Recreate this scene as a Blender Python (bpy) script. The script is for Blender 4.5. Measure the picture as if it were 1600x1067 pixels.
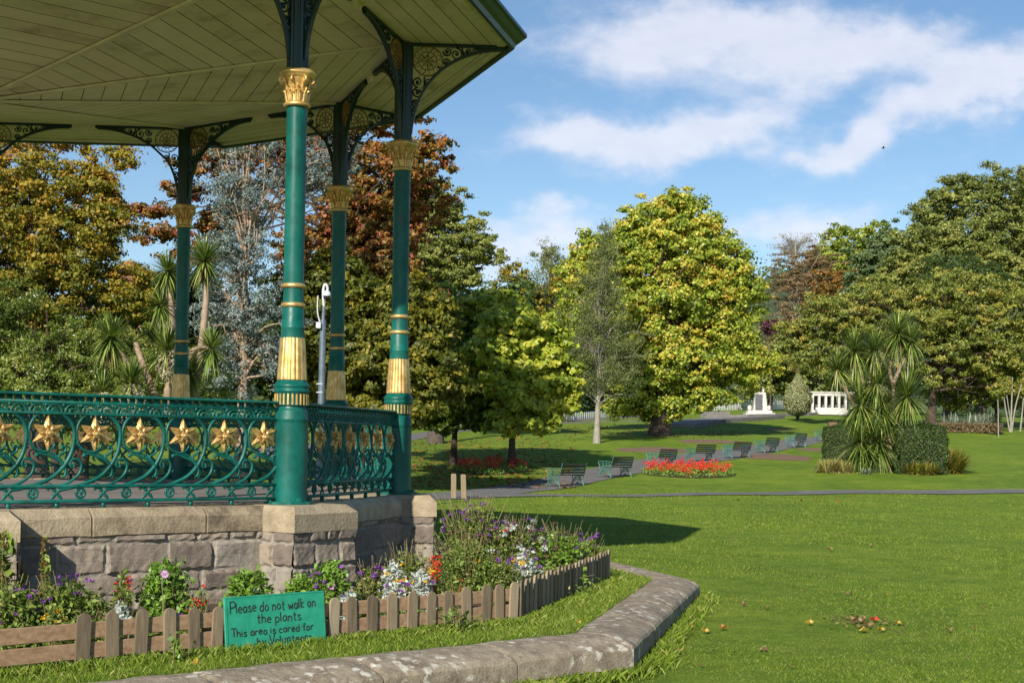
import bpy, math, random
import numpy as np
R_=math.radians; PI=math.pi
for o in list(bpy.data.objects): bpy.data.objects.remove(o)
scene=bpy.context.scene; COL=scene.collection
rng=np.random.default_rng(7); random.seed(7)
# ------------------------------------------------------------------ camera
F=2096.04; PITCH=R_(0.755); ROLL=R_(0.9226); SH=135.16; EYE=1.6      # focal length, tilt, roll, lens shift in photo pixels (1600 wide)
cd=bpy.data.cameras.new('camera'); cam=bpy.data.objects.new('camera',cd); COL.objects.link(cam); scene.camera=cam
cd.sensor_width=36.0; cd.lens=F/1600*36; cd.shift_y=SH/1600; cd.clip_start=.1; cd.clip_end=3000
cp,sp=math.cos(PITCH),math.sin(PITCH); cr,sr=math.cos(ROLL),math.sin(ROLL)
from mathutils import Matrix, Vector
right=Vector((cr,-sr*-sp*1.0,-sr*cp)); fwd=Vector((0,cp,sp)); up0=Vector((0,-sp,cp)); r0=Vector((1,0,0))
right=r0*cr-up0*sr*1.0; upv=r0*sr+up0*cr
# image right axis = r0*cr+up0*sr in the fit's convention
right=r0*cr+up0*sr; upv=-r0*sr+up0*cr
M=Matrix((right,upv,-fwd)).transposed().to_4x4(); M.translation=Vector((0,0,EYE)); cam.matrix_world=M
# ------------------------------------------------------------------ world, sun, exposure
SUN_EL=R_(29.0); SUN_PHI=18.8      # sun stands behind the camera, a little to the left
sun_dir=Vector((-math.sin(R_(SUN_PHI))*math.cos(SUN_EL),-math.cos(R_(SUN_PHI))*math.cos(SUN_EL),math.sin(SUN_EL)))
sl=bpy.data.lights.new('sun','SUN'); sl.energy=4.8; sl.angle=R_(.5); sl.color=(1,.93,.80)
so=bpy.data.objects.new('sun',sl); COL.objects.link(so); so.rotation_euler=sun_dir.to_track_quat('Z','Y').to_euler(); so.location=(0,-20,30)
scene.view_settings.view_transform='Standard'; scene.view_settings.look='None'; scene.view_settings.gamma=1; scene.view_settings.exposure=0.5
world=bpy.data.worlds.new('World'); scene.world=world; world.use_nodes=True
def build_world():
    nt=world.node_tree; N=nt.nodes; L=nt.links; N.clear()
    out=N.new('ShaderNodeOutputWorld'); bg=N.new('ShaderNodeBackground'); bg.inputs[1].default_value=.086
    sky=N.new('ShaderNodeTexSky'); sky.sky_type='NISHITA'; sky.sun_disc=False; sky.sun_elevation=SUN_EL
    sky.sun_rotation=math.atan2(sun_dir.x,sun_dir.y); sky.air_density=1.0; sky.dust_density=.1; sky.ozone_density=2.2
    tc=N.new('ShaderNodeTexCoord'); sep=N.new('ShaderNodeSeparateXYZ'); L.new(tc.outputs['Generated'],sep.inputs[0])
    def m(op,a,b=None,c=None,clamp=False):
        n=N.new('ShaderNodeMath'); n.operation=op; n.use_clamp=clamp
        for i,v in enumerate((a,b,c)):
            if v is None: continue
            if hasattr(v,'is_output'): L.new(v,n.inputs[i])
            else: n.inputs[i].default_value=v
        return n.outputs[0]
    y=m('MAXIMUM',m('ABSOLUTE',sep.outputs[1]),.04)
    u=m('DIVIDE',sep.outputs[0],y); w=m('DIVIDE',sep.outputs[2],y)
    cv=N.new('ShaderNodeCombineXYZ'); L.new(u,cv.inputs[0]); L.new(w,cv.inputs[1])
    def noise(scale,det,rough,off=0,xs=1.,ys=1.):
        mp=N.new('ShaderNodeMapping'); L.new(cv.outputs[0],mp.inputs[0]); mp.inputs['Location'].default_value=(off,off*.7,0); mp.inputs['Scale'].default_value=(xs,ys,1)
        mp.inputs['Rotation'].default_value=(0,0,R_(-18))
        n=N.new('ShaderNodeTexNoise'); L.new(mp.outputs[0],n.inputs['Vector']); n.inputs['Scale'].default_value=scale; n.inputs['Detail'].default_value=det; n.inputs['Roughness'].default_value=rough
        return n.outputs['Fac']
    n1=noise(7,8,.55,3.1,1,1.5); n2=noise(9,6,.5,11.3); n3=noise(26,8,.62,5.7,1,1.8)
    uw=m('ADD',u,m('MULTIPLY',m('SUBTRACT',n1,.5),.16)); ww=m('ADD',w,m('MULTIPLY',m('SUBTRACT',n2,.5),.10))
    acc=None
    for px,py,rx,ry,ang,s in ((980,60,170,72,4,1.1),(1240,60,220,62,0,1.0),(1330,80,160,50,-4,.9),(1130,190,150,34,-16,1.1),(940,228,160,36,-5,1.25),
                              (1560,110,110,60,-20,1.2),(1430,190,140,36,-24,1.1),(1290,240,120,28,-3,1.1),(860,385,190,42,-4,1.15),(1240,360,150,40,-6,1.2),(930,290,50,16,-6,.35),(880,345,70,9,-8,.3),(810,185,26,16,0,.4),(1700,260,120,50,-10,.9),(560,60,150,60,0,.6),(-100,90,200,60,0,.7)):
        cu=(px-800)/F; cw=(697+(px-800)*.016-py)/F; a=R_(-ang); ca,sa=math.cos(a),math.sin(a)
        du=m('SUBTRACT',uw,cu); dw=m('SUBTRACT',ww,cw)
        e1=m('MULTIPLY',m('ADD',m('MULTIPLY',du,ca),m('MULTIPLY',dw,sa)),F/rx); e2=m('MULTIPLY',m('SUBTRACT',m('MULTIPLY',dw,ca),m('MULTIPLY',du,sa)),F/ry)
        r2=m('ADD',m('MULTIPLY',e1,e1),m('MULTIPLY',e2,e2))
        g=m('MULTIPLY',m('POWER',2.718,m('MULTIPLY',r2,-.9)),s)
        acc=g if acc is None else m('ADD',acc,g)
    d=m('ADD',m('MULTIPLY',acc,1.0),m('MULTIPLY',m('SUBTRACT',n3,.5),1.25))
    mr=N.new('ShaderNodeMapRange'); mr.interpolation_type='SMOOTHSTEP'; L.new(d,mr.inputs[0]); mr.inputs[1].default_value=.17; mr.inputs[2].default_value=1.40
    mask=m('MULTIPLY',mr.outputs[0],.74)
    mask=m('MULTIPLY',mask,m('GREATER_THAN',sep.outputs[2],-.02))
    mix=N.new('ShaderNodeMix'); mix.data_type='RGBA'; L.new(mask,mix.inputs[0]); 
    hsv=N.new('ShaderNodeHueSaturation'); L.new(sky.outputs[0],hsv.inputs['Color']); hsv.inputs['Saturation'].default_value=1.1; hsv.inputs['Value'].default_value=1.0
    L.new(hsv.outputs[0],mix.inputs[6])
    # cloud brightness follows its own thickness
    cmx=N.new('ShaderNodeMix'); cmx.data_type='RGBA'; L.new(n3,cmx.inputs[0]); cmx.inputs[6].default_value=(6.3,6.5,7.6,1); cmx.inputs[7].default_value=(8.6,8.5,8.9,1)
    L.new(cmx.outputs[2],mix.inputs[7]); L.new(mix.outputs[2],bg.inputs[0]); L.new(bg.outputs[0],out.inputs[0])
build_world()
# ------------------------------------------------------------------ pixel <-> world helpers (used to measure places off the photograph)
def T(x,Y):
    x=np.asarray(x,float); Y=np.asarray(Y,float)
    a=.011*np.clip(Y-10,0,14); b=np.clip(Y-47,0,110)*.056; c=np.clip(Y-157,0,400)*.03
    k=np.clip(1-np.abs(Y-47)/3,0,1)**2*.04
    return a+b+c+k
def ray(px,py):
    a=(px-800)/F; b=-(py-533.5-SH)/F; r=a*cr-b*sr; u=a*sr+b*cr
    return np.array([r,cp-u*sp,sp+u*cp])
def at_z(px,py,z): d=ray(px,py); t=(z-EYE)/d[2]; return np.array([d[0]*t,d[1]*t,z])
def at_y(px,py,Y): d=ray(px,py); t=Y/d[1]; return np.array([d[0]*t,Y,EYE+d[2]*t])
def at_g(px,py):
    d=ray(px,py); ts=np.linspace(5,400,8000); z=EYE+d[2]*ts; g=T(d[0]*ts,d[1]*ts); i=np.argmax(z<g)
    if not (z<g).any(): i=4000
    return np.array([d[0]*ts[i],d[1]*ts[i],g[i]])
def xy(px,Y,dz=0.): p=at_y(px,700,Y); return np.array([p[0],Y,float(T(p[0],Y))+dz])
# ------------------------------------------------------------------ mesh helpers
class MB:
    def __init__(s): s.V=[];s.n=0;s.L=[];s.T=[];s.A=[]
    def add(s,v,f,a=0.5):
        v=np.asarray(v,float).reshape(-1,3); s.V.append(v)
        if isinstance(f,np.ndarray):
            s.L.append((f+s.n).ravel()); s.T.append(np.full(len(f),f.shape[1])); nf=len(f)
        else:
            for q in f: s.L.append(np.array(q)+s.n)
            s.T.append(np.array([len(q) for q in f])); nf=len(f)
        s.A.append(np.broadcast_to(np.asarray(a,float),(nf,)).copy()); s.n+=len(v); return s
    def join(s,o,off=(0,0,0),rot=None):
        V=np.concatenate(o.V); 
        if rot is not None: V=V@np.array(rot).T
        s.V.append(V+np.array(off)); 
        s.L+= [l+s.n for l in o.L]; s.T+=o.T; s.A+=o.A; s.n+=len(V)
    def mesh(s,name,mats,smooth=False):
        me=bpy.data.meshes.new(name)
        V=np.concatenate(s.V); L=np.concatenate(s.L).astype(np.int32); Tt=np.concatenate(s.T).astype(np.int32); A=np.concatenate(s.A)
        me.vertices.add(len(V)); me.vertices.foreach_set('co',V.ravel().astype(np.float32))
        me.loops.add(len(L)); me.loops.foreach_set('vertex_index',L)
        me.polygons.add(len(Tt)); st=np.concatenate([[0],np.cumsum(Tt)[:-1]]).astype(np.int32)
        me.polygons.foreach_set('loop_start',st); me.polygons.foreach_set('loop_total',Tt)
        at=me.attributes.new('v','FLOAT','FACE'); at.data.foreach_set('value',A.astype(np.float32))
        for m in (mats if isinstance(mats,(list,tuple)) else [mats]): me.materials.append(m)
        me.polygons.foreach_set('use_smooth',np.full(len(Tt),bool(smooth)))
        me.update(calc_edges=True); me.validate(); return me
    def build(s,name,mats,parent=None,smooth=False,loc=None,rz=0.):
        o=bpy.data.objects.new(name,s.mesh(name,mats,smooth)); COL.objects.link(o)
        if parent is not None: o.parent=parent
        if loc is not None: o.location=loc
        if rz: o.rotation_euler[2]=rz
        return o
def inst(name,me,parent=None,loc=(0,0,0),rz=0.,sc=None):
    o=bpy.data.objects.new(name,me); COL.objects.link(o); o.location=loc; o.rotation_euler[2]=rz
    if parent is not None: o.parent=parent
    if sc is not None: o.scale=sc
    return o
def tag(o,label=None,cat=None,group=None,kind=None):
    if label: o['label']=label
    if cat: o['category']=cat
    if group: o['group']=group
    if kind: o['kind']=kind
    return o
def empty(name,loc,rz=0.):
    o=bpy.data.objects.new(name,None); o.empty_display_size=.2; COL.objects.link(o); o.location=loc; o.rotation_euler[2]=rz; return o
def kids(o): return [c for c in list(COL.objects) if c.parent==o]
def dup(o,parent=None,loc=None,rz=None):
    c=o.copy(); COL.objects.link(c); c.parent=parent
    if loc is not None: c.location=loc
    if rz is not None: c.rotation_euler[2]=rz
    for k in kids(o): dup(k,c)
    return c
def tube(mb,P,r,n=6,closed=False,flat=1.,flat_axis=None,a=.5,cap=True):
    P=np.asarray(P,float); m=len(P); r=np.broadcast_to(np.asarray(r,float),(m,))
    if closed: D=np.roll(P,-1,0)-np.roll(P,1,0)
    else: D=np.gradient(P,axis=0)
    D/= (np.linalg.norm(D,axis=1,keepdims=True)+1e-12)
    if flat_axis is not None:
        ax=np.tile(np.asarray(flat_axis,float),(m,1)); B=np.cross(D,ax); B/= (np.linalg.norm(B,axis=1,keepdims=True)+1e-12); N=ax
    else:
        N=np.zeros((m,3)); h=np.array([0,0,1.]) if abs(D[0][2])<.9 else np.array([1.,0,0]); n0=np.cross(D[0],h); n0/=np.linalg.norm(n0); N[0]=n0
        for i in range(1,m):
            v=N[i-1]-D[i]*np.dot(N[i-1],D[i]); N[i]=v/(np.linalg.norm(v)+1e-12)
        B=np.cross(D,N)
    th=np.arange(n)*2*PI/n+PI/n
    V=P[:,None,:]+r[:,None,None]*(np.cos(th)[None,:,None]*B[:,None,:]+flat*np.sin(th)[None,:,None]*N[:,None,:])
    i=np.arange(m if closed else m-1)[:,None]; j=np.arange(n)[None,:]; i2=(i+1)%m; j2=(j+1)%n
    f=np.stack([i*n+j,i*n+j2,i2*n+j2,i2*n+j],-1).reshape(-1,4)
    mb.add(V.reshape(-1,3),f,a)
    if cap and not closed:
        mb.add(V[0],[list(range(n))],a); mb.add(V[-1],[list(range(n))[::-1]],a)
def smooth_path(P,k=4):
    P=np.asarray(P,float); n=len(P); out=[]
    for i in range(n-1):
        p0=P[max(i-1,0)];p1=P[i];p2=P[i+1];p3=P[min(i+2,n-1)]
        for t in np.arange(k)/k: out.append(.5*((2*p1)+(-p0+p2)*t+(2*p0-5*p1+4*p2-p3)*t*t+(-p0+3*p1-3*p2+p3)*t**3))
    out.append(P[-1]); return np.array(out)
def box(mb,c,s,rz=0.,a=.5,bev=0.,rot=None):
    c=np.array(c,float); h=np.array(s,float)/2
    if bev<=0:
        v=np.array([[x,y,z] for z in (-1,1) for y in (-1,1) for x in (-1,1)],float)*h
        f=np.array([[0,2,3,1],[4,5,7,6],[0,1,5,4],[2,6,7,3],[0,4,6,2],[1,3,7,5]])
    else:
        b=min(bev,h.min()*.9); v=[];idx={}
        for sx in (-1,1):
            for sy in (-1,1):
                for sz in (-1,1):
                    for k in range(3):
                        p=np.array([sx,sy,sz],float)*(h-b); p[k]+=(sx,sy,sz)[k]*b; idx[(sx,sy,sz,k)]=len(v); v.append(p)
        f=[]
        for k in range(3):
            i,j=[q for q in range(3) if q!=k]
            for s_ in (-1,1):
                q=[]
                for a_,b_ in ((-1,-1),(1,-1),(1,1),(-1,1)):
                    t=[0,0,0]; t[k]=s_; t[i]=a_; t[j]=b_; q.append(idx[(*t,k)])
                if (s_>0)==(k==1): q=q[::-1]
                f.append(q)
        for k in range(3):
            i,j=[q for q in range(3) if q!=k]
            for a_ in (-1,1):
                for b_ in (-1,1):
                    t=[0,0,0]; t[i]=a_; t[j]=b_; t0=list(t);t1=list(t); t0[k]=-1; t1[k]=1
                    q=[idx[(*t0,i)],idx[(*t1,i)],idx[(*t1,j)],idx[(*t0,j)]]
                    if (a_*b_>0)!=(k==1): q=q[::-1]
                    f.append(q)
        for sx in (-1,1):
            for sy in (-1,1):
                for sz in (-1,1):
                    q=[idx[(sx,sy,sz,k)] for k in range(3)]
                    if sx*sy*sz<0: q=q[::-1]
                    f.append(q)
        v=np.array(v)
    if rot is not None: v=v@np.array(rot).T
    if rz:
        cz,sz=math.cos(rz),math.sin(rz); v=v@np.array([[cz,-sz,0],[sz,cz,0],[0,0,1]]).T
    mb.add(v+c,f,a)
def lathe(mb,prof,n=32,mod=None,a=.5,caps=True):
    prof=np.array(prof,float); th=np.arange(n)*2*PI/n; r=prof[:,0][:,None]*np.ones(n)[None]
    if mod is not None: r=r*mod(th[None,:],prof[:,1][:,None])
    V=np.stack([r*np.cos(th),r*np.sin(th),np.broadcast_to(prof[:,1][:,None],r.shape)],-1)
    m=len(prof); i=np.arange(m-1)[:,None]; j=np.arange(n)[None]; j2=(j+1)%n
    mb.add(V.reshape(-1,3),np.stack([i*n+j,i*n+j2,(i+1)*n+j2,(i+1)*n+j],-1).reshape(-1,4),a)
    if caps: mb.add(V[0],[list(range(n))[::-1]],a); mb.add(V[-1],[list(range(n))],a)
def grid_sheet(mb,Pf,nu,nv,a=None):
    u,v=np.meshgrid(np.linspace(0,1,nu+1),np.linspace(0,1,nv+1)); V=Pf(u,v)
    i=np.arange(nv)[:,None]; j=np.arange(nu)[None]; w=nu+1
    f=np.stack([i*w+j,i*w+j+1,(i+1)*w+j+1,(i+1)*w+j],-1).reshape(-1,4)
    mb.add(V.reshape(-1,3),f,.5 if a is None else a)
# ------------------------------------------------------------------ materials
def newmat(name):
    m=bpy.data.materials.new(name); m.use_nodes=True; nt=m.node_tree; nt.nodes.clear()
    o=nt.nodes.new('ShaderNodeOutputMaterial'); b=nt.nodes.new('ShaderNodeBsdfPrincipled'); nt.links.new(b.outputs[0],o.inputs[0]); return m,nt,b,o
def ramp(nt,stops,fac):
    r=nt.nodes.new('ShaderNodeValToRGB'); e=r.color_ramp.elements
    while len(e)<len(stops): e.new(.5)
    for k,(p,c) in enumerate(stops): e[k].position=p; e[k].color=(*c,1)
    nt.links.new(fac,r.inputs[0]); return r.outputs[0]
def nz(nt,scale,det=5,rough=.6,vec=None,dist=0.,sc=None):
    tc=nt.nodes.new('ShaderNodeTexCoord'); src=tc.outputs['Object']
    if sc is not None:
        mp=nt.nodes.new('ShaderNodeMapping'); mp.inputs['Scale'].default_value=sc; nt.links.new(src,mp.inputs[0]); src=mp.outputs[0]
    n=nt.nodes.new('ShaderNodeTexNoise'); n.inputs['Scale'].default_value=scale; n.inputs['Detail'].default_value=det; n.inputs['Roughness'].default_value=rough; n.inputs['Distortion'].default_value=dist
    nt.links.new(src,n.inputs['Vector']); return n.outputs['Fac']
def mul(nt,c1,c2,fac=1.,mode='MULTIPLY'):
    x=nt.nodes.new('ShaderNodeMix'); x.data_type='RGBA'; x.blend_type=mode
    if hasattr(fac,'is_output'): nt.links.new(fac,x.inputs[0])
    else: x.inputs[0].default_value=fac
    for i,c in ((6,c1),(7,c2)):
        if hasattr(c,'is_output'): nt.links.new(c,x.inputs[i])
        else: x.inputs[i].default_value=(*c,1)
    return x.outputs[2]
def attr(nt,name='v'):
    a=nt.nodes.new('ShaderNodeAttribute'); a.attribute_name=name; return a.outputs['Fac']
def bump(nt,b,h,strength,dist):
    n=nt.nodes.new('ShaderNodeBump'); n.inputs['Strength'].default_value=strength; n.inputs['Distance'].default_value=dist
    nt.links.new(h,n.inputs['Height']); nt.links.new(n.outputs[0],b.inputs['Normal'])
def simple(name,stops,scale=6,rough=.6,metal=0.,bmp=.0,bscale=30,bdist=.01,sc=None,attr_mix=0.,det=5,spec=.5):
    m,nt,b,o=newmat(name); n=nz(nt,scale,det,.6,sc=sc)
    if attr_mix>0:
        a=attr(nt); mm=nt.nodes.new('ShaderNodeMix'); mm.data_type='FLOAT'; mm.inputs[0].default_value=attr_mix; nt.links.new(n,mm.inputs[2]); nt.links.new(a,mm.inputs[3]); n=mm.outputs[0]
    nt.links.new(ramp(nt,stops,n),b.inputs['Base Color']); b.inputs['Roughness'].default_value=rough; b.inputs['Metallic'].default_value=metal
    b.inputs['Specular IOR Level'].default_value=spec
    if bmp: bump(nt,b,nz(nt,bscale,6,.65,sc=sc),bmp,bdist)
    return m
def leafmat(name,stops,rough=.55,trans=.35,spec=.35,gain=1.):
    stops=[(p,tuple(min(.8,x*gain) for x in c)) for p,c in stops]
    m,nt,b,o=newmat(name); c=ramp(nt,stops,attr(nt)); nt.links.new(c,b.inputs['Base Color']); b.inputs['Roughness'].default_value=rough; b.inputs['Specular IOR Level'].default_value=spec
    t=nt.nodes.new('ShaderNodeBsdfTranslucent'); nt.links.new(mul(nt,c,(1.0,1.0,.55),.7),t.inputs[0])
    mx=nt.nodes.new('ShaderNodeMixShader'); mx.inputs[0].default_value=trans; nt.links.new(b.outputs[0],mx.inputs[1]); nt.links.new(t.outputs[0],mx.inputs[2]); nt.links.new(mx.outputs[0],o.inputs[0])
    return m
GREEN=simple('green_paint',[(0.3,(.002,.060,.050)),(.5,(.003,.100,.080)),(.75,(.012,.145,.122))],4.5,.36,bmp=.2,bscale=18,bdist=.004,sc=(1,1,.5))
GREEN_SHADE=simple('shade_darkened_green_paint',[(.3,(.002,.016,.016)),(.7,(.004,.032,.030))],4,.4)  # green darkened so the roof's shade is painted into brackets and upper posts
DGREEN=simple('gutter_green_paint',[(.3,(.004,.028,.020)),(.7,(.008,.05,.034))],4,.4)
def weather(m,amt=.5,scale=16,speck=(.10,.045,.02)):
    nt=m.node_tree; b=[n for n in nt.nodes if n.type=='BSDF_PRINCIPLED'][0]; src=b.inputs['Base Color'].links[0].from_socket
    c=mul(nt,src,ramp(nt,[(.32,(.42,.45,.45)),(.5,(.92,.94,.94)),(.72,(1.2,1.15,1.15))],nz(nt,scale,9,.72)),amt)
    sp=ramp(nt,[(.70,(0,0,0)),(.74,(1,1,1))],nz(nt,scale*2.6,6,.6)); w=nt.nodes.new('ShaderNodeRGBToBW'); nt.links.new(sp,w.inputs[0])
    c=mul(nt,c,speck,w.outputs[0],'MIX'); nt.links.new(c,b.inputs['Base Color'])
    rr=ramp(nt,[(.35,(.55,.55,.55)),(.65,(.28,.28,.28))],nz(nt,scale*.6,6,.6)); nt.links.new(rr,b.inputs['Roughness']); return m
weather(GREEN,.6,9); [n for n in GREEN.node_tree.nodes if n.type=='BSDF_PRINCIPLED'][0].inputs['Specular IOR Level'].default_value=.32
GOLD=simple('gold_paint',[(.3,(.50,.29,.08)),(.6,(.74,.50,.20)),(.8,(.82,.62,.32))],9,.42,metal=.65,bmp=.1,bscale=60,bdist=.002)
DGOLD=simple('dark_gold_paint',[(.3,(.16,.09,.025)),(.7,(.34,.20,.06))],9,.4,metal=.5)  # darker, less metallic gold for the rosettes and finial
CREAM=simple('cream_boards',[(.22,(.34,.27,.15)),(.40,(.64,.55,.34)),(.75,(.76,.66,.45))],2.2,.6,sc=(1,1,1),attr_mix=.22,bmp=.06,bscale=30,bdist=.003)
CREAMT=simple('cream_batten',[(.3,(.52,.45,.28)),(.7,(.70,.62,.41))],5,.55)
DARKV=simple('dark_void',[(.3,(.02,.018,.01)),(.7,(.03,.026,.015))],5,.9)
ROOF=simple('roof_lead',[(.3,(.10,.11,.11)),(.7,(.16,.17,.17))],3,.5)
weather(GOLD,.5,22,(.12,.07,.03))
COPING=simple('coping_limestone',[(.28,(.13,.10,.065)),(.42,(.28,.22,.145)),(.6,(.40,.325,.22)),(.8,(.55,.47,.35))],6.5,.9,bmp=.9,bscale=38,bdist=.014,attr_mix=.3,det=10)
def stone_mat():
    m,nt,b,o=newmat('rubble_stone'); n=nz(nt,9,8,.65); a=attr(nt)
    base=ramp(nt,[(0,(.155,.125,.10)),(.35,(.215,.175,.142)),(.6,(.27,.222,.178)),(.85,(.32,.262,.195)),(.90,(.27,.24,.20)),(1,(.28,.25,.205))],a)
    c=mul(nt,base,ramp(nt,[(.3,(.55,.52,.52)),(.5,(1,1,1)),(.75,(1.25,1.2,1.1))],n),.8)
    nt.links.new(c,b.inputs['Base Color']); b.inputs['Roughness'].default_value=.92; bump(nt,b,nz(nt,28,10,.7),.7,.02); return m
STONE=stone_mat()
DECK=simple('deck_boards',[(.25,(.10,.085,.075)),(.5,(.19,.165,.15)),(.8,(.30,.27,.25))],6,.75,sc=(.6,9,1),attr_mix=.25)
def lichen_mat():
    m,nt,b,o=newmat('weathered_concrete_coping')
    base=ramp(nt,[(.3,(.10,.078,.056)),(.45,(.20,.16,.115)),(.6,(.31,.26,.19)),(.75,(.42,.36,.275))],nz(nt,7,10,.78))
    v=nt.nodes.new('ShaderNodeTexVoronoi'); v.inputs['Scale'].default_value=11; tc=nt.nodes.new('ShaderNodeTexCoord')
    ds=nt.nodes.new('ShaderNodeVectorMath'); ds.operation='ADD'; n3=nt.nodes.new('ShaderNodeTexNoise'); n3.inputs['Scale'].default_value=22; nt.links.new(tc.outputs['Object'],n3.inputs['Vector'])
    scn=nt.nodes.new('ShaderNodeVectorMath'); scn.operation='SCALE'; scn.inputs['Scale'].default_value=.10; nt.links.new(n3.outputs['Color'],scn.inputs[0])
    nt.links.new(tc.outputs['Object'],ds.inputs[0]); nt.links.new(scn.outputs[0],ds.inputs[1]); nt.links.new(ds.outputs[0],v.inputs['Vector'])
    mk=ramp(nt,[(.24,(1,1,1)),(.42,(0,0,0))],v.outputs['Distance']); big=ramp(nt,[(.47,(0,0,0)),(.56,(1,1,1))],nz(nt,2.6,4,.6))
    mm=mul(nt,mk,big,1.); sep=nt.nodes.new('ShaderNodeRGBToBW'); nt.links.new(mm,sep.inputs[0])
    pale=ramp(nt,[(.3,(.42,.39,.32)),(.7,(.6,.57,.5))],nz(nt,40,5))
    c=mul(nt,base,pale,sep.outputs[0],'MIX'); sp2=ramp(nt,[(.62,(0,0,0)),(.68,(1,1,1))],nz(nt,60,4,.6)); s2=nt.nodes.new('ShaderNodeRGBToBW'); nt.links.new(sp2,s2.inputs[0])
    c=mul(nt,c,(.36,.32,.25),s2.outputs[0],'MIX')
    nt.links.new(c,b.inputs['Base Color']); b.inputs['Roughness'].default_value=.95; bump(nt,b,nz(nt,55,8,.7),.8,.012); return m
LICHEN=lichen_mat()
WOOD=simple('weathered_picket_wood',[(.25,(.10,.075,.048)),(.5,(.22,.165,.105)),(.78,(.34,.27,.18))],7,.85,sc=(6,6,.7),attr_mix=.45,bmp=.5,bscale=20,bdist=.004,det=8)
RAILW=simple('rail_wood',[(.25,(.17,.10,.055)),(.55,(.30,.19,.11)),(.8,(.40,.27,.165))],6,.85,sc=(.8,6,6),bmp=.3,bscale=20,bdist=.003,det=8)
BENCHW=simple('dark_bench_slats',[(.3,(.018,.015,.009)),(.7,(.045,.036,.022))],8,.6)
BENCHG=simple('bench_green_iron',[(.3,(.015,.09,.062)),(.7,(.04,.165,.115))],6,.45)
BENCHB=simple('bench_blue_green_iron',[(.3,(.025,.11,.115)),(.7,(.055,.19,.19))],6,.45)
SIGNM=simple('painted_sign_board',[(.25,(.012,.20,.12)),(.5,(.016,.265,.165)),(.75,(.03,.33,.21)),(.9,(.12,.40,.28))],12,.5,bmp=.15,bscale=60,bdist=.002,det=9)
INK=simple('black_lettering_paint',[(.4,(.008,.012,.01)),(.6,(.014,.02,.016))],20,.6)
ASPH=simple('path_asphalt',[(.3,(.10,.095,.09)),(.6,(.155,.145,.14)),(.8,(.20,.19,.18))],2.0,.9,bmp=.3,bscale=80,bdist=.01,det=9)
SOIL=simple('dark_bed_soil',[(.3,(.045,.028,.018)),(.7,(.11,.07,.048))],9,.95,bmp=1.,bscale=20,bdist=.05,det=8)
BSOIL=simple('bare_soil',[(.3,(.13,.075,.045)),(.7,(.21,.13,.08))],4,.95,bmp=.6,bscale=20,bdist=.04,det=8)
WHITE=simple('white_stone',[(.3,(.46,.44,.40)),(.7,(.60,.58,.54))],2,.75)
GREYP=simple('grey_memorial_panel',[(.3,(.07,.075,.085)),(.7,(.12,.125,.135))],2,.5)
PALING=simple('white_fence_paint',[(.3,(.55,.56,.57)),(.7,(.72,.73,.74))],2,.6)
PAVE=simple('grey_paving_stone',[(.3,(.14,.13,.13)),(.7,(.24,.22,.21))],1.5,.9)
BRICK=simple('red_brick',[(.3,(.20,.07,.05)),(.7,(.28,.11,.08))],4,.85)
BARK=simple('grey_brown_bark',[(.3,(.045,.034,.026)),(.7,(.12,.095,.075))],5,.95,sc=(4,4,.8),bmp=.6,bscale=9,bdist=.03)
PALEB=simple('pale_grey_bark',[(.3,(.17,.155,.125)),(.7,(.34,.31,.26))],5,.9,sc=(3,3,1),bmp=.4,bscale=9,bdist=.02)
BROWNB=simple('dark_brown_bark',[(.3,(.035,.022,.016)),(.7,(.085,.055,.04))],5,.95,sc=(4,4,.8),bmp=.6,bscale=9,bdist=.03)
PALMB=simple('palm_bark',[(.3,(.22,.15,.10)),(.7,(.42,.32,.23))],6,.95,sc=(2,2,5),bmp=.5,bscale=9,bdist=.02)
STEEL=simple('grey_galvanised_steel',[(.3,(.09,.12,.16)),(.7,(.17,.21,.26))],6,.4,metal=.3)
WPLAS=simple('pale_grey_plastic',[(.3,(.42,.45,.48)),(.7,(.6,.62,.65))],6,.4)
BPLAS=simple('smoked_dome',[(.3,(.015,.015,.018)),(.7,(.03,.03,.035))],6,.15)
def lawn_mat():
    m,nt,b,o=newmat('mown_grass'); tc=nt.nodes.new('ShaderNodeTexCoord')
    big=nz(nt,.22,5,.6); mid=nz(nt,1.6,6,.65); fine=nz(nt,38,5,.75)
    c=ramp(nt,[(.30,(.105,.175,.014)),(.5,(.155,.235,.023)),(.72,(.225,.285,.038))],mid)
    c=mul(nt,c,ramp(nt,[(.3,(.66,.74,.72)),(.5,(.95,.96,.95)),(.68,(1.22,1.12,1.05))],big),.9)
    c=mul(nt,c,ramp(nt,[(.25,(.30,.36,.28)),(.5,(.95,.97,.9)),(.75,(1.7,1.55,1.35))],fine),.75)
    m2=nz(nt,6,8,.72); c=mul(nt,c,ramp(nt,[(.3,(.62,.66,.6)),(.5,(1,1,1)),(.72,(1.4,1.32,1.25))],m2),.75)
    straw=ramp(nt,[(.60,(0,0,0)),(.72,(1,1,1))],nz(nt,.8,7,.75)); s2=nt.nodes.new('ShaderNodeRGBToBW'); nt.links.new(straw,s2.inputs[0]); 
    k=nt.nodes.new('ShaderNodeMath'); k.operation='MULTIPLY'; k.inputs[1].default_value=.22; nt.links.new(s2.outputs[0],k.inputs[0])
    c=mul(nt,c,(.19,.17,.05),k.outputs[0],'MIX')
    nt.links.new(c,b.inputs['Base Color']); b.inputs['Roughness'].default_value=.85; b.inputs['Specular IOR Level'].default_value=.15
    bump(nt,b,fine,.9,.03); return m
LAWN=lawn_mat()
BLADE=leafmat('grass_blades',[(0,(.070,.125,.010)),(.5,(.15,.235,.020)),(.85,(.24,.32,.04)),(1,(.38,.34,.13))],.6,.3,.2)
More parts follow.
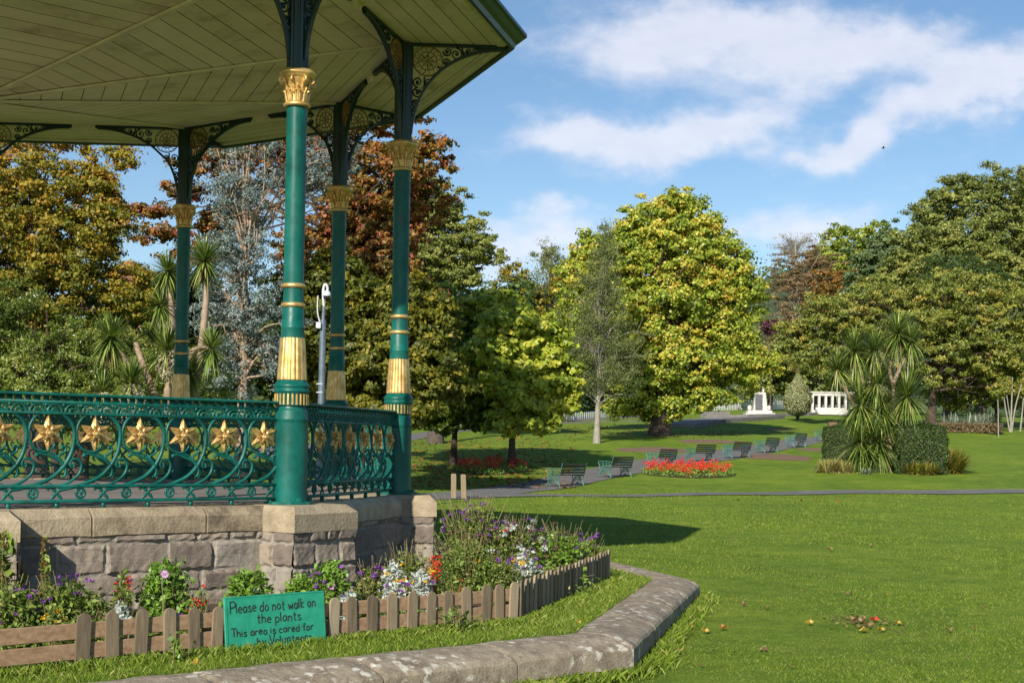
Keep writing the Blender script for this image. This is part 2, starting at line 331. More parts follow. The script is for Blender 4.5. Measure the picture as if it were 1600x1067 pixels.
VBLADE=leafmat('lush_grass_blades',[(0,(.07,.12,.010)),(.5,(.16,.25,.022)),(.85,(.28,.36,.05)),(1,(.46,.42,.16))],.5,.35,.25)
# ------------------------------------------------------------------ ground
def build_ground():
    mb=MB(); xs=np.concatenate([np.linspace(-260,-30,24),np.linspace(-29,40,90),np.linspace(42,300,30)]); ys=np.concatenate([np.linspace(-60,4,14),np.linspace(5,75,141),np.linspace(76,170,60),np.linspace(175,700,36)])
    X,Y=np.meshgrid(xs,ys); Z=T(X,Y)+.015*np.sin(X*.9+Y*.35)*np.clip((Y-12)/10,0,1); w=len(xs); i=np.arange(len(ys)-1)[:,None]; j=np.arange(w-1)[None]
    mb.add(np.stack([X,Y,Z],-1).reshape(-1,3),np.stack([i*w+j,i*w+j+1,(i+1)*w+j+1,(i+1)*w+j],-1).reshape(-1,4))
    tag(mb.build('lawn',LAWN,smooth=True),kind='structure')
build_ground()
def TT(x,y): return T(x,y)+.015*np.sin(x*.9+y*.35)*np.clip((y-12)/10,0,1)
def strip(name,A,B,mat,dz=.02,sub=24):
    A=smooth_path(np.array(A),6); B=smooth_path(np.array(B),6); mb=MB(); n=min(len(A),len(B)); nv=8; V=[]
    for t in np.linspace(0,1,nv+1):
        P=A[:n]*(1-t)+B[:n]*t; P[:,2]=TT(P[:,0],P[:,1])+dz+ (.0 if 0<t<1 else -.012); V.append(P)
    V=np.array(V); i=np.arange(nv)[:,None]; j=np.arange(n-1)[None]
    mb.add(V.reshape(-1,3),np.stack([i*n+j,i*n+j+1,(i+1)*n+j+1,(i+1)*n+j],-1).reshape(-1,4)); return tag(mb.build(name,mat),kind='structure')
strip('bench_path',[at_g(*p) for p in ((560,784),(700,779),(790,775),(858,766),(960,747),(1066,727),(1147,718),(1200,708),(1266,695),(1320,684),(1380,673))],
      [at_g(*p) for p in ((560,772),(700,769),(780,760),(850,747),(960,725),(1068,709),(1129,702),(1180,695),(1230,687),(1288,680),(1350,672))],ASPH,.03)
strip('crossing_path',[at_g(*p) for p in ((690,780.5),(800,777.2),(960,776.4),(1150,774),(1320,772.2),(1600,771.3),(1900,771))],[at_g(*p) for p in ((690,775.5),(800,773.2),(960,773.4),(1150,769.8),(1320,767),(1600,765.3),(1900,765))],ASPH,.035)
strip('rear_path',[at_g(*p) for p in ((400,716),(650,687),(740,672),(800,664),(900,658),(1010,652))],[at_g(*p) for p in ((400,700),(650,677),(740,665),(800,659),(900,654),(1010,648.5))],ASPH,.03)
def soil_patch(name,px,py,rx,ry,mat=BSOIL):
    c=at_g(px,py); l=at_g(px-rx,py); n=at_g(px,py+ry); f=at_g(px,py-ry); mb=MB(); k=28; th=np.arange(k)*2*PI/k; w=np.linalg.norm(c[:2]-l[:2])
    rad=1+.10*np.sin(3*th+px)+.06*np.sin(5*th+1); V=[[*c[:2],float(TT(*c[:2]))+.05]]
    for rr in (.5,1.):
        for t,r in zip(th,rad):
            x=c[0]+w*rr*r*math.cos(t); yy=c[1]+(f[1]-c[1] if math.sin(t)>0 else c[1]-n[1])*rr*r*math.sin(t); V.append([x,yy,float(TT(x,yy))+(.05 if rr<1 else .008)])
    F_=[[0,1+i,1+(i+1)%k] for i in range(k)]+[[1+i,1+k+i,1+k+(i+1)%k,1+(i+1)%k] for i in range(k)]
    mb.add(V,F_); return tag(mb.build(name,mat),kind='structure')
for a in ((1022,703,55,4),(1115,690,52,3),(1205,714,62,5),(1280,703,30,3),(1215,671,20,2)): soil_patch('bare_soil_bed',*a)
def hill():
    mb=MB(); n=70; xs=np.linspace(-220,420,n); 
    prof=lambda x: 22+42*np.exp(-((x-110)/130)**2)+10*np.exp(-((x+60)/50)**2)+3*np.sin(x*.05)+2*np.sin(x*.13)
    V=[]; dep=np.linspace(0,1,14)
    for t in dep:
        y=330+t*150; V.append(np.stack([xs,np.full(n,y),8+(prof(xs)-4)*np.sin(t*PI/2)*1.0+2*np.sin(xs*.11+t*9)*t],-1))
    V=np.array(V); i=np.arange(len(dep)-1)[:,None]; j=np.arange(n-1)[None]
    mb.add(V.reshape(-1,3),np.stack([i*n+j,i*n+j+1,(i+1)*n+j+1,(i+1)*n+j],-1).reshape(-1,4))
    tag(mb.build('hill',simple('hill_woodland_floor',[(.3,(.03,.05,.02)),(.7,(.06,.08,.035))],.1,.95),smooth=True),kind='structure'); return V
HV=hill()
# ------------------------------------------------------------------ bandstand (ten sided)
RB=4.5; BC=np.array([-5.71816,14.15062]); A0=R_(-32.67157); DA=R_(36); ZB=1.0587      # radius, centre, angle of the nearest column, top of the stone base
HBm=5.921-ZB                                                                          # beam height above the base
SIDE=2*RB*math.sin(DA/2); APO=RB*math.cos(DA/2)
band=empty('bandstand',(BC[0],BC[1],.22)); tag(band,'ten sided green iron bandstand with gilded columns and cream boarded ceiling on a stone base','bandstand')
ZO=ZB-.22    # base top in bandstand space
def pol(r,i,z=0): a=A0+DA*i; return np.array([r*math.cos(a),r*math.sin(a),z])
# column heights above the base
Z_ct,Z_cb,Z_r1,Z_r2,Z_ft,Z_fb=[v-ZB for v in (4.847,4.5265,2.963,2.7947,2.5076,2.1408)]
def column_parts():
    P={}
    m=MB(); lathe(m,[(.150,0),(.150,.03),(.148,.45),(.146,.70),(.146,.73),(.149,.735),(.149,.745),(.146,.75),(.146,.80),(.142,.815),(.128,.83),(.124,.86)],36)
    lathe(m,[(.142,.86),(.142,.965),(.150,.972),(.158,.985),(.152,1.0),(.146,1.004),(.158,1.02),(.162,1.03),(.15,1.045),(.138,1.06),(.128,1.075),(.124,Z_fb)],36)
    lathe(m,[(.104,Z_ft),(.101,Z_ft+.08),(.103,Z_ft+.085),(.103,Z_ft+.1),(.099,Z_ft+.105),(.092,Z_r2),(.088,Z_r2+.02),(.087,Z_r1),(.090,Z_r1+.1),(.0885,1.98+.1),(.089,Z_cb)],36)
    lathe(m,[(.118,Z_fb-.004),(.098,Z_ft+.004)],36)
    P['column']=(m,GREEN,True); m=MB()
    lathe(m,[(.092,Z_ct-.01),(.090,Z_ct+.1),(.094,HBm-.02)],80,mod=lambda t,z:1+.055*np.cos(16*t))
    P['fluted_post']=(m,GREEN_SHADE,True)
    m=MB(); lathe(m,[(.128,Z_fb),(.1285,Z_fb+.008),(.107,Z_ft-.008),(.1065,Z_ft)],120,mod=lambda t,z:1+.05*np.abs(np.cos(9*t))**.6-.03); P['gilded_flutes']=(m,GOLD,False)
    m=MB()
    for k in range(24):
        a=k*2*PI/24; box(m,(.144*math.cos(a),.144*math.sin(a),.912),(.012,.018,.098),rz=a,bev=.003)
    P['gilded_band']=(m,GOLD,False)
    for nm,z in (('gilded_ring',Z_r1),('gilded_ring ',Z_r2)):
        m=MB(); lathe(m,[(.089,z-.022),(.100,z-.018),(.108,z-.006),(.108,z+.006),(.100,z+.018),(.089,z+.022)],36); P[nm]=(m,GOLD,True)
    m=MB(); h=Z_ct-Z_cb
    lathe(m,[(.086,0),(.108,.0),(.118,.012),(.118,.024),(.108,.036),(.088,.042)],36)
    lathe(m,[(.086,.036),(.084,.09),(.090,.15),(.104,.20),(.125,.235),(.13,.25)],96,mod=lambda t,z:1+.07*np.cos(8*t)*np.sin(np.clip(z/.25,0,1)*PI)+.035*np.cos(24*t)*np.sin(np.clip(z/.2,0,1)*PI))
    lathe(m,[(.128,.245),(.150,.255),(.150,.268),(.160,.275),(.165,.29),(.160,.305),(.140,h)],32,mod=lambda t,z:1+.05*np.cos(4*t))
    for k in range(8):
        a=k*PI/4+PI/8; R0=.148 if k%2 else .132; sc=1. if k%2 else .7
        pts=[]
        for s in np.linspace(0,1,16):
            th=s*2.1*2*PI; rr=.030*sc*(1-s*.8); pts.append((R0+rr*math.cos(PI/2-th)*1.0+.0,.222+rr*math.sin(PI/2-th)))
        pts=[(.092,.12),(.098,.16),(.112,.20),(R0-.02,.235)]+pts
        P3=[(p*math.cos(a),p*math.sin(a),q) for p,q in pts]; tube(m,P3,np.linspace(.014,.007,len(P3)),6)
    for k in range(8):     # acanthus leaves
        a=k*PI/4; 
        for off,s in ((0,1.),(-.16,.75),(.16,.75)):
            q=[(.088,.045),(.096,.09),(.102,.13*s+.02),(.118,.155*s+.02),(.126,.145*s+.02)]
            tube(m,[(p*math.cos(a+off),p*math.sin(a+off),z) for p,z in q],[.012,.014,.012,.009,.004],5)
    q_=MB(); q_.join(m,off=(0,0,Z_cb)); P['capital']=(q_,GOLD,True)
    m=MB(); lathe(m,[(.225,0),(.225,.028)],8); 
    for k in range(4): a=k*PI/2+PI/4+R_(22); box(m,(.185*math.cos(a),.185*math.sin(a),.042),(.04,.04,.035),rz=a,bev=.004)
    P['base_plate']=(m,GREEN,False)
    return P
CP=column_parts(); CM={k:v[0].mesh(k.strip(),v[1],v[2]) for k,v in CP.items()}
# --- spandrel bracket (in its own XZ plane, x outward from the pier, z down from the beam = 0)
def spiral(cx,cz,r,turns,start,sgn=1,n=22,shrink=.85):
    s=np.linspace(0,1,n); th=start+sgn*s*turns*2*PI; rr=r*(1-s*shrink); return np.stack([cx+rr*np.cos(th),np.zeros(n),cz+rr*np.sin(th)],-1)
AX=(0,1,0)
def bracket_mesh(Lh):
    k=Lh/1.09; m=MB()
    arch=[(.085,-.98),(.098,-.86),(.128,-.72),(.175,-.59),(.235,-.475),(.32,-.362),(.43,-.258),(.585,-.160),(.77,-.088),(.94,-.052),(1.09,-.045)]
    P=smooth_path([(x*k if x>.3 else x,0,z) for x,z in arch],3); tube(m,P,.021,4,flat=1.4,flat_axis=AX)
    tube(m,[(.08,0,-.016),(Lh+.03,0,-.016)],.022,4,flat=1.5,flat_axis=AX)
    # solid web where arch and beam close up
    def web(x0,z0,x1,z1,th=.012): 
        pass
    xs=np.linspace(.84*k,Lh+.03,8); top=np.full(8,-.02); bot=np.interp(xs,[x*k for x,_ in arch],[z for _,z in arch])
    for y in (-.012,.012):
        V=[(x,y,t) for x,t in zip(xs,top)]+[(x,y,b) for x,b in zip(xs,bot)]; m.add(V,[[i,i+1,8+i+1,8+i] for i in range(7)])
    sp=[]
    for cx,cz,r,st,sg in ((.465,-.080,.050,PI,1),(.560,-.105,.068,PI/2,-1),(.685,-.080,.046,PI,1),(.76,-.062,.034,PI/2,-1),(.82,-.05,.022,PI,1),(.45,-.195,.040,0,1)):
        sp.append((cx*k,cz,r,st,sg))
    for cx,cz,r,st,sg in ((.150,-.42,.056,-PI/2,-1),(.155,-.535,.060,PI/2,1),(.135,-.645,.042,-PI/2,-1),(.122,-.72,.030,PI/2,1),(.255,-.41,.036,PI,1)): sp.append((cx,cz,r,st,sg))
    for s in sp: tube(m,spiral(s[0],s[1],s[2],1.6,s[3],s[4]),np.linspace(.010,.006,22),5,flat=1.6,flat_axis=AX); 
    for cx,cz,r,_,_ in sp:
        if r>.044: lathe_ball(m,(cx,0,cz),.016)
    for a,b in (((.40*k,0,-.28),(.36,0,-.24)),((.20,0,-.53),(.12,0,-.50)),((.15,0,-.66),(.10,0,-.62)),((.64*k,0,-.14),(.62*k,0,-.03)),((.1,0,-.78),(.13,0,-.72)),((.22,0,-.49),(.22,0,-.36)),((.5*k,0,-.215),(.43*k,0,-.2)),((.82*k,0,-.08),(.80*k,0,-.03))):
        tube(m,[a,b],.011,5,flat=1.5,flat_axis=AX)
    for z,x in ((-.84,.092),(-.90,.085),(-.78,.105)): lathe_ball(m,(x,0,z),.013)
    return m
def lathe_ball(m,c,r,sq=1.,n=8):
    t=MB(); lathe(t,[(r*math.sin(a),r*math.cos(a)*-1*sq) for a in np.linspace(.15,PI-.15,6)],n); m.join(t,off=c)
def rosette_mesh():
    m=MB(); c=(.255,0,-.190); th=np.arange(40)*2*PI/40
    for r,tr in ((.158,.008),(.098,.006),(.05,.003)): tube(m,[(c[0]+r*math.cos(t),0,c[2]+r*math.sin(t)) for t in th],tr,5,closed=True,flat=1.7,flat_axis=AX)
    for k in range(16):
        t=k*2*PI/16; tube(m,[(c[0]+.098*math.cos(t+.1),0,c[2]+.098*math.sin(t+.1)),(c[0]+.127*math.cos(t+.2),0,c[2]+.127*math.sin(t+.2)),(c[0]+.150*math.cos(t+.0),0,c[2]+.150*math.sin(t+.0))],.0042,4,flat=1.6,flat_axis=AX)
    for k in range(8):
        t=k*2*PI/8; d=np.array([math.cos(t),0,math.sin(t)]); tube(m,[np.array(c)+d*s for s in (.012,.03,.055,.075,.094)],[.003,.008,.010,.007,.003],5,flat=.9,flat_axis=AX)
    lathe_ball(m,c,.016); return m
BR_R=bracket_mesh(1.09).mesh('radial_bracket',GREEN_SHADE); BR_S=bracket_mesh(1.20).mesh('side_bracket',GREEN_SHADE); ROS=rosette_mesh().mesh('rosette',DGOLD,True)
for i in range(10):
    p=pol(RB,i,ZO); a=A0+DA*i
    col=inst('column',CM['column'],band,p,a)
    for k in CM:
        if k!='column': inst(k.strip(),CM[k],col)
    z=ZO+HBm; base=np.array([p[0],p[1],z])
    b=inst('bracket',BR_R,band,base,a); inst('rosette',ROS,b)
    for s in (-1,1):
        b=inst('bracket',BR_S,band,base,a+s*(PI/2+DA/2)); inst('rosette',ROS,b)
# --- beam hangers between the brackets
for i in range(10):
    a=A0+DA*(i+.5); m=MB(); pts=[(-.12,0),(.12,0),(.055,-.075),(-.055,-.075)]
    V=[(x,y,z) for y in (-.015,.015) for x,z in pts]; m.add(V,[[0,1,2,3],[7,6,5,4],[0,4,5,1],[1,5,6,2],[2,6,7,3],[3,7,4,0]])
    tube(m,[(.022*math.cos(t),-.018,-.04+.022*math.sin(t)) for t in np.arange(12)*PI/6],.006,4,closed=True)
    m.build('hanger_plate',CREAMT,band,loc=(APO*math.cos(a),APO*math.sin(a),ZO+HBm-.003),rz=a+PI/2)
# --- railing panel
PL=SIDE-.30; UW=SIDE*.1345
def unit_paths():
    q=lambda L:[((x-257)/3.556*.005,0,-(y-350)/3.556*.005) for x,y in L]
    return q
def rail_meshes():
    q=unit_paths(); m=MB(); zc=.5817  # flower centre height
    def T_(path,r0,r1=None,n=6,k=3,flat=1.):
        P=smooth_path(np.array(path),k); r=np.linspace(r0,r1 if r1 is not None else r0,len(P)); return P,r
    unit=MB()
    main=q([(60,662),(120,652),(200,630),(290,590),(350,530),(388,462),(403,395),(404,330),(380,280),(340,248),(290,232),(240,232),(195,252),(163,295),(152,350),(162,405),(190,437),(235,452),(275,440),(298,412),(300,392)])
    P=smooth_path(np.array(main),3); r=np.interp(np.linspace(0,1,len(P)),[0,.25,.6,1],[.016,.0165,.0125,.009]); tube(unit,P,r,6,flat=1.,flat_axis=AX)
    sec=q([(262,655),(330,640),(395,612),(437,572),(450,530),(440,502),(418,490),(393,496),(383,516),(390,534),(406,535),(411,520)])
    P=smooth_path(np.array(sec),3); tube(unit,P,np.interp(np.linspace(0,1,len(P)),[0,.5,1],[.012,.0115,.008]),6,flat_axis=AX)
    for L,r0,r1 in (([(352,528),(318,498),(270,478),(225,462),(200,468)],.014,.010),([(350,524),(325,488),(290,468),(250,458)],.012,.005),([(350,522),(300,470),(262,452)],.010,.004),
                    ([(345,520),(318,480),(330,468),(352,452),(360,432),(348,420),(336,426)],.012,.008),([(340,505),(300,476),(318,470),(345,458)],.008,.004),([(352,530),(362,560),(352,588),(338,590)],.012,.008),([(360,535),(372,570),(360,600)],.008,.003),
                    ([(440,560),(462,562),(466,550)],.008,.005),([(262,655),(262,668)],.010,.010),([(215,628),(262,622),(290,634)],.006,.003)):
        P=smooth_path(np.array(q(L)),3); tube(unit,P,np.linspace(r0,r1,len(P)),5,flat_axis=AX)
    lathe_ball(unit,q([(198,470)])[0],.018); lathe_ball(unit,q([(338,428)])[0],.014); lathe_ball(unit,q([(405,518)])[0],.012)
    for k in range(7):
        m.join(unit,off=((k-3)*UW,0,zc))
        x=(k-3)*UW
        # disc and cross flower band
        c=np.array([x-.108,0,.117]); 
        tube(m,[(c[0]+.036*math.cos(t),0,c[2]+.036*math.sin(t)) for t in np.arange(20)*PI/10],.011,5,closed=True,flat_axis=AX)
        for j in range(6): t=j*PI/3; tube(m,[c,c+.03*np.array([math.cos(t),0,math.sin(t)])],.007,4,flat_axis=AX)
        lathe_ball(m,c,.014)
        c=np.array([x+.078,0,.117])
        for sx in (-1,1):
            for sz in (-1,1): tube(m,[c,c+np.array([sx*.02,0,sz*.022]),c+np.array([sx*.043,0,sz*.047])],[.006,.017,.006],5,flat=.6,flat_axis=AX)
        lathe_ball(m,c,.012)
        box(m,(x+.078,0,.02),(.03,.03,.05)); box(m,(x-.108,0,.073),(.012,.014,.012)); 
    # bars
    H=PL+.06
    box(m,(0,0,.055),(H,.045,.026),bev=.004); box(m,(0,0,.172),(H,.040,.026),bev=.006); box(m,(0,0,.736),(H,.034,.020),bev=.004); box(m,(0,0,.818),(H,.034,.013),bev=.003)
    # arches band
    w=UW/2.68; n=int(PL/w)
    for k in range(n):
        x=(k-(n-1)/2)*w
        tube(m,[(x+.056*math.cos(t),0,.748+.060*math.sin(t)) for t in np.linspace(0,PI,11)],.0135,5,flat_axis=AX)
        tube(m,[(x+.024*math.cos(t),0,.748+.026*math.sin(t)) for t in np.linspace(0,PI,7)],.012,5,flat_axis=AX)
        lathe_ball(m,(x+w/2,0,.802),.019,n=6)
    n2=n*2
    for k in range(n2+1):
        x=(k-n2/2)*w/2; box(m,(x,0,.846),(.048 if k%2 else .042,.014,.048))
    box(m,(0,0,.828),(H,.02,.012)); 
    m2=MB(); box(m2,(0,0,.881),(H+.02,.085,.026),bev=.009)
    return m,m2
RM,HM=rail_meshes(); RAILM=RM.mesh('railing_panel',GREEN,True); HANDM=HM.mesh('handrail',GREEN)
def star_mesh():
    m=MB()
    for k in range(6):
        a=PI/2+k*PI/3; d=np.array([math.cos(a),0,math.sin(a)]); s=np.array([-math.sin(a),0,math.cos(a)]); L_=.142 if k%3==0 else .136; y0=-.02
        ridge=[d*.018+np.array([0,-.026,0]),d*.062+np.array([0,-.024,0]),d*.108+np.array([0,-.018,0]),d*L_+np.array([0,-.006,0])]
        wid=[.008,.032,.014,0.0]; V=[];
        for rp,w in zip(ridge,wid): V+= [rp-s*w+np.array([0,.020,0]),rp,rp+s*w+np.array([0,.020,0])]
        F_=[]
        for i in range(3):
            b=i*3; F_+= [[b,b+1,b+4,b+3],[b+1,b+2,b+5,b+4]]
        m.add(V,F_); m.add([v*np.array([1,0,1])+np.array([0,-.006,0]) for v in V],[f[::-1] for f in F_])
        a2=a+PI/6; d2=np.array([math.cos(a2),0,math.sin(a2)]); tube(m,[d2*.02+np.array([0,-.03,0]),d2*.05+np.array([0,-.03,0]),d2*.075+np.array([0,-.015,0])],[.008,.010,.002],5)
        tube(m,[d*.02+s*.012+np.array([0,-.038,0]),d*.07+s*.018+np.array([0,-.032,0])],.005,4)
    t=MB(); lathe(t,[(.001,-.0),(.012,.004),(.019,.014),(.021,.03)],12); m.join(t,off=(0,-.062,0),rot=[[1,0,0],[0,0,1],[0,-1,0]])
    tube(m,[(.026*math.cos(t),-.040,.026*math.sin(t)) for t in np.arange(14)*2*PI/14],.006,5,closed=True)
    return m
STAR=star_mesh().mesh('gilded_flower',GOLD,False)
for i in range(10):
    a=A0+DA*(i+.5); r=inst('railing_panel',RAILM,band,(APO*math.cos(a),APO*math.sin(a),ZO),a+PI/2)
    inst('handrail',HANDM,r)
    for k in range(7): inst('gilded_flower',STAR,r,((k-3)*UW,-.0,.5817))
# --- deck
m=MB(); nb=56; 
for k in range(nb):
    y0=-4.45+k*8.9/nb; y1=y0+8.9/nb-.006
    def xr(y): 
        pts=[pol(4.42,i) for i in range(10)]; X=[]
        for i in range(10):
            p,q_=pts[i],pts[(i+1)%10]
            if (p[1]-y)*(q_[1]-y)<=0 and p[1]!=q_[1]: X.append(p[0]+(q_[0]-p[0])*(y-p[1])/(q_[1]-p[1]))
        return (min(X),max(X)) if len(X)>1 else None
    A_,B_=xr(y0),xr(y1)
    if A_ and B_: m.add([(A_[0],y0,ZO-.012),(A_[1],y0,ZO-.012),(B_[1],y1,ZO-.012),(B_[0],y1,ZO-.012)],[[0,1,2,3]],random.random())
m.build('deck',DECK,band)
m=MB(); m.add([pol(4.44,i,ZO-.03) for i in range(10)],[list(range(10))]); m.build('deck_bearer',DARKV,band)
# --- ceiling: boards run parallel to each side, falling gently to the centre
ZA=5.165-.22; ZE=ZO+HBm+.0; KO=1.252
def ceil_z(k): return ZA+(ZE-ZA)*min(k,1.)
m=MB(); nbd=20
for i in range(10):
    for j in range(nbd+6):
        g=.0045/RB
        if j<nbd: k0,k1=j/nbd,(j+1)/nbd
        else:
            w=(KO-1)/6; k0,k1=1+(j-nbd)*w,1+(j-nbd+1)*w
        k0+=g; k1-=g; v=random.random()
        P=[pol(RB*k0,i,ceil_z(k0)),pol(RB*k0,i+1,ceil_z(k0)),pol(RB*k1,i+1,ceil_z(k1)),pol(RB*k1,i,ceil_z(k1))]
        t=.5+.35*(random.random()-.5); 
        m.add(P,[[0,1,2,3]],v)
m.build('ceiling',CREAM,band)
m=MB()
for i in range(10):
    P=[pol(.02,i,ZA+.014),pol(.02,i+1,ZA+.014),pol(RB,i+1,ZE+.014),pol(RB,i,ZE+.014),pol(RB*KO,i+1,ZE+.014),pol(RB*KO,i,ZE+.014)]
    m.add(P,[[0,1,2,3],[3,2,4,5]])
m.build('ceiling_backing',DARKV,band)
bt=MB()
def slab(mb,p,q,w,th,a=.5):
    p=np.array(p,float);q=np.array(q,float); d=q-p; s=np.cross(d,[0,0,1]); s/=np.linalg.norm(s); n=np.cross(s,d); n/=np.linalg.norm(n)
    V=[]
    for e in (p,q):
        for u,v in ((-1,0),(1,0),(.7,-1),(-.7,-1)): V.append(e+s*w/2*u+n*(th*v if n[2]>0 else -th*v))
    mb.add(V,[[0,1,5,4],[1,2,6,5],[2,3,7,6],[3,0,4,7],[3,2,1,0],[4,5,6,7]],a)
for i in range(10):
    m=MB(); slab(m,pol(.05,i,ZA-.001),pol(RB*.985,i,ceil_z(.985)-.001),.07,.022); m.build('ceiling_batten',CREAMT,band)
    m=MB(); slab(m,pol(RB*KO*.985,i,ZE-.002)*[1,1,1],pol(RB*KO*.985,i+1,ZE-.002),.10,.014); m.build('soffit_trim',CREAMT,band)
m=MB(); lathe(m,[(.02,ZA-.20),(.05,ZA-.19),(.09,ZA-.15),(.11,ZA-.09),(.08,ZA-.05),(.13,ZA-.03),(.14,ZA)],20); m.build('ceiling_boss',DGREEN,band,smooth=True)
# --- gutter and roof
m=MB(); prof=[(KO,ZE-.006),(KO+.003,ZE-.03),(KO+.012,ZE-.03),(KO+.016,ZE+.02),(KO+.026,ZE+.045),(KO+.034,ZE+.09),(KO+.042,ZE+.10),(KO+.042,ZE+.135),(KO+.02,ZE+.14)]
for i in range(10):
    for (k0,z0),(k1,z1) in zip(prof[:-1],prof[1:]): m.add([pol(RB*k0,i,z0),pol(RB*k0,i+1,z0),pol(RB*k1,i+1,z1),pol(RB*k1,i,z1)],[[0,1,2,3]])
m.build('gutter',DGREEN,band)
m=MB()
for i in range(10):
    P=[pol(RB*(KO+.038),i,ZE+.12),pol(RB*(KO+.038),i+1,ZE+.12),pol(2.6,i+1,ZE+.75),pol(2.6,i,ZE+.75),pol(.1,i+1,ZE+2.0),pol(.1,i,ZE+2.0)]
    m.add(P,[[0,1,2,3],[3,2,4,5]])
rf=m.build('roof',ROOF,band)
m=MB(); lathe(m,[(.12,0),(.16,.05),(.08,.12),(.05,.3),(.12,.42),(.05,.55),(.01,.95)],12); m.build('finial',DGOLD,rf,loc=(0,0,ZE+1.98))
m=MB(); pA=pol(RB*(KO+.036),.62+0,ZE+.14); lathe(m,[(.012,0),(.018,.03),(.012,.07),(.004,.10)],8); m.build('leaf_guard',CREAMT,rf,loc=tuple(pol(RB*(KO+.03)*.962,.82,ZE+.13)))
# --- stone base
RW=RB+.17                                        # circumradius of the wall face
WAPO=APO+.165; WL=2*WAPO*math.tan(DA/2)
def rubble(u,v,Lu,Hv,seed,big=True):
    r=random.Random(seed); rows=[]; z=0
    hs=[.20,.17,.24,.16] if big else [.18,.2,.2,.2]
    for h in hs: rows.append((z,z+h)); z+=h
    H=np.full(u.shape,-1.); blk=np.zeros(u.shape)
    for (z0,z1) in rows:
        x=-r.random()*.25
        while x<Lu:
            w=r.uniform(.24,.52)*(1 if big else .6); m_=(u>=x)&(u<x+w)&(v>=z0)&(v<z1)
            du=np.minimum(u-x,x+w-u); dv=np.minimum(v-z0,z1-v); dd=np.minimum(du,dv)
            wob=.004*np.sin(u*60+z0*9)+.004*np.sin(v*70+x*5)
            hh=np.clip((dd+wob-.010)/.016,0,1)
            tilt=(u-x-w/2)*r.uniform(-.07,.07)+(v-(z0+z1)/2)*r.uniform(-.09,.09)
            H=np.where(m_,hh*(.016+tilt*1.3+r.uniform(-.004,.012)),H); blk=np.where(m_,np.where(hh>.3,r.uniform(.05,.95),.93),blk); x+=w
    return H,blk
def fbm(u,v,seed):
    r=np.random.default_rng(seed); o=np.zeros(u.shape)
    for k,am in ((9,1.),(19,.6),(41,.38),(83,.2)):
        p=r.random(6)*6.28; a=r.random(3)*PI
        o+=am*(np.sin(u*k*np.cos(a[0])+v*k*np.sin(a[0])+p[0]+1.3*np.sin(v*k*.7+p[1]))*np.sin(v*k*np.cos(a[1])-u*k*np.sin(a[1])+p[2])+.5*np.sin((u+v)*k*.8+p[3]))
    return o
def wall_panel(Lu,Hv,seed,res=.011,amp=.008,big=True):
    nu,nv=int(Lu/res),int(Hv/res); mb=MB(); u,v=np.meshgrid(np.linspace(0,Lu,nu+1),np.linspace(0,Hv,nv+1)); H,blk=rubble(u,v,Lu,Hv,seed,big); hh=np.maximum(H,0)+fbm(u,v,seed)*amp*np.clip(H/.02,0.15,1)
    V=np.stack([u-Lu/2,-hh,v],-1); i=np.arange(nv)[:,None]; j=np.arange(nu)[None]; w=nu+1
    f=np.stack([i*w+j,i*w+j+1,(i+1)*w+j+1,(i+1)*w+j],-1).reshape(-1,4); mb.add(V.reshape(-1,3),f,blk[:-1,:-1].ravel()); return mb
WH=ZO-.215+.05
WPM=[wall_panel(WL,WH,s).mesh('wall_panel',STONE) for s in (3,8)]
CW=.78; 
PIERF=wall_panel(CW,WH,21,big=False).mesh('pier_face',STONE); PIERS=wall_panel(.42,WH,22,big=False).mesh('pier_side',STONE)
def coping_run(Lc,y0,y1,nblk,seed,ends=(0,0)):
    # section: y0 = inner, y1 = outer (negative y outward), top bevelled ; x along
    mb=MB(); r=random.Random(seed); cuts=[-Lc/2]+[(-Lc/2+Lc*(k/nblk))+r.uniform(-.04,.04) for k in range(1,nblk)]+[Lc/2]
    sec=[(y0,0),(y1+.075,0),(y1+.012,-.052),(y1,-.068),(y1,-.205),(y1+.01,-.215),(y0,-.215)]
    for a,b in zip(cuts[:-1],cuts[1:]):
        n=max(2,int((b-a)/.03)); xs=np.concatenate([[a+.003],np.linspace(a+.012,b-.012,n),[b-.003]]); V=[]
        for k,x in enumerate(xs):
            ins=.008 if k in (0,len(xs)-1) else 0
            for (y,z) in sec:
                jit=fbm(np.array([x*1.1]),np.array([y*3+z*4]),seed)[0]*.0028
                V.append((x,y+(ins if y==y1 or abs(y-y1)<.09 else 0)+jit,z-(ins if z==0 else 0)+jit))
        V=np.array(V); s=len(sec); m_=len(xs); i=np.arange(m_-1)[:,None]; j=np.arange(s)[None]
        v=r.random(); mb.add(V,np.stack([i*s+j,(i+1)*s+j,(i+1)*s+(j+1)%s,i*s+(j+1)%s],-1).reshape(-1,4),v); mb.add(V[:s],[list(range(s))],v); mb.add(V[-s:],[list(range(s))[::-1]],v)
    return mb
COPM=[coping_run(WL,.45,-.03,3,s).mesh('coping',COPING) for s in (5,6)]
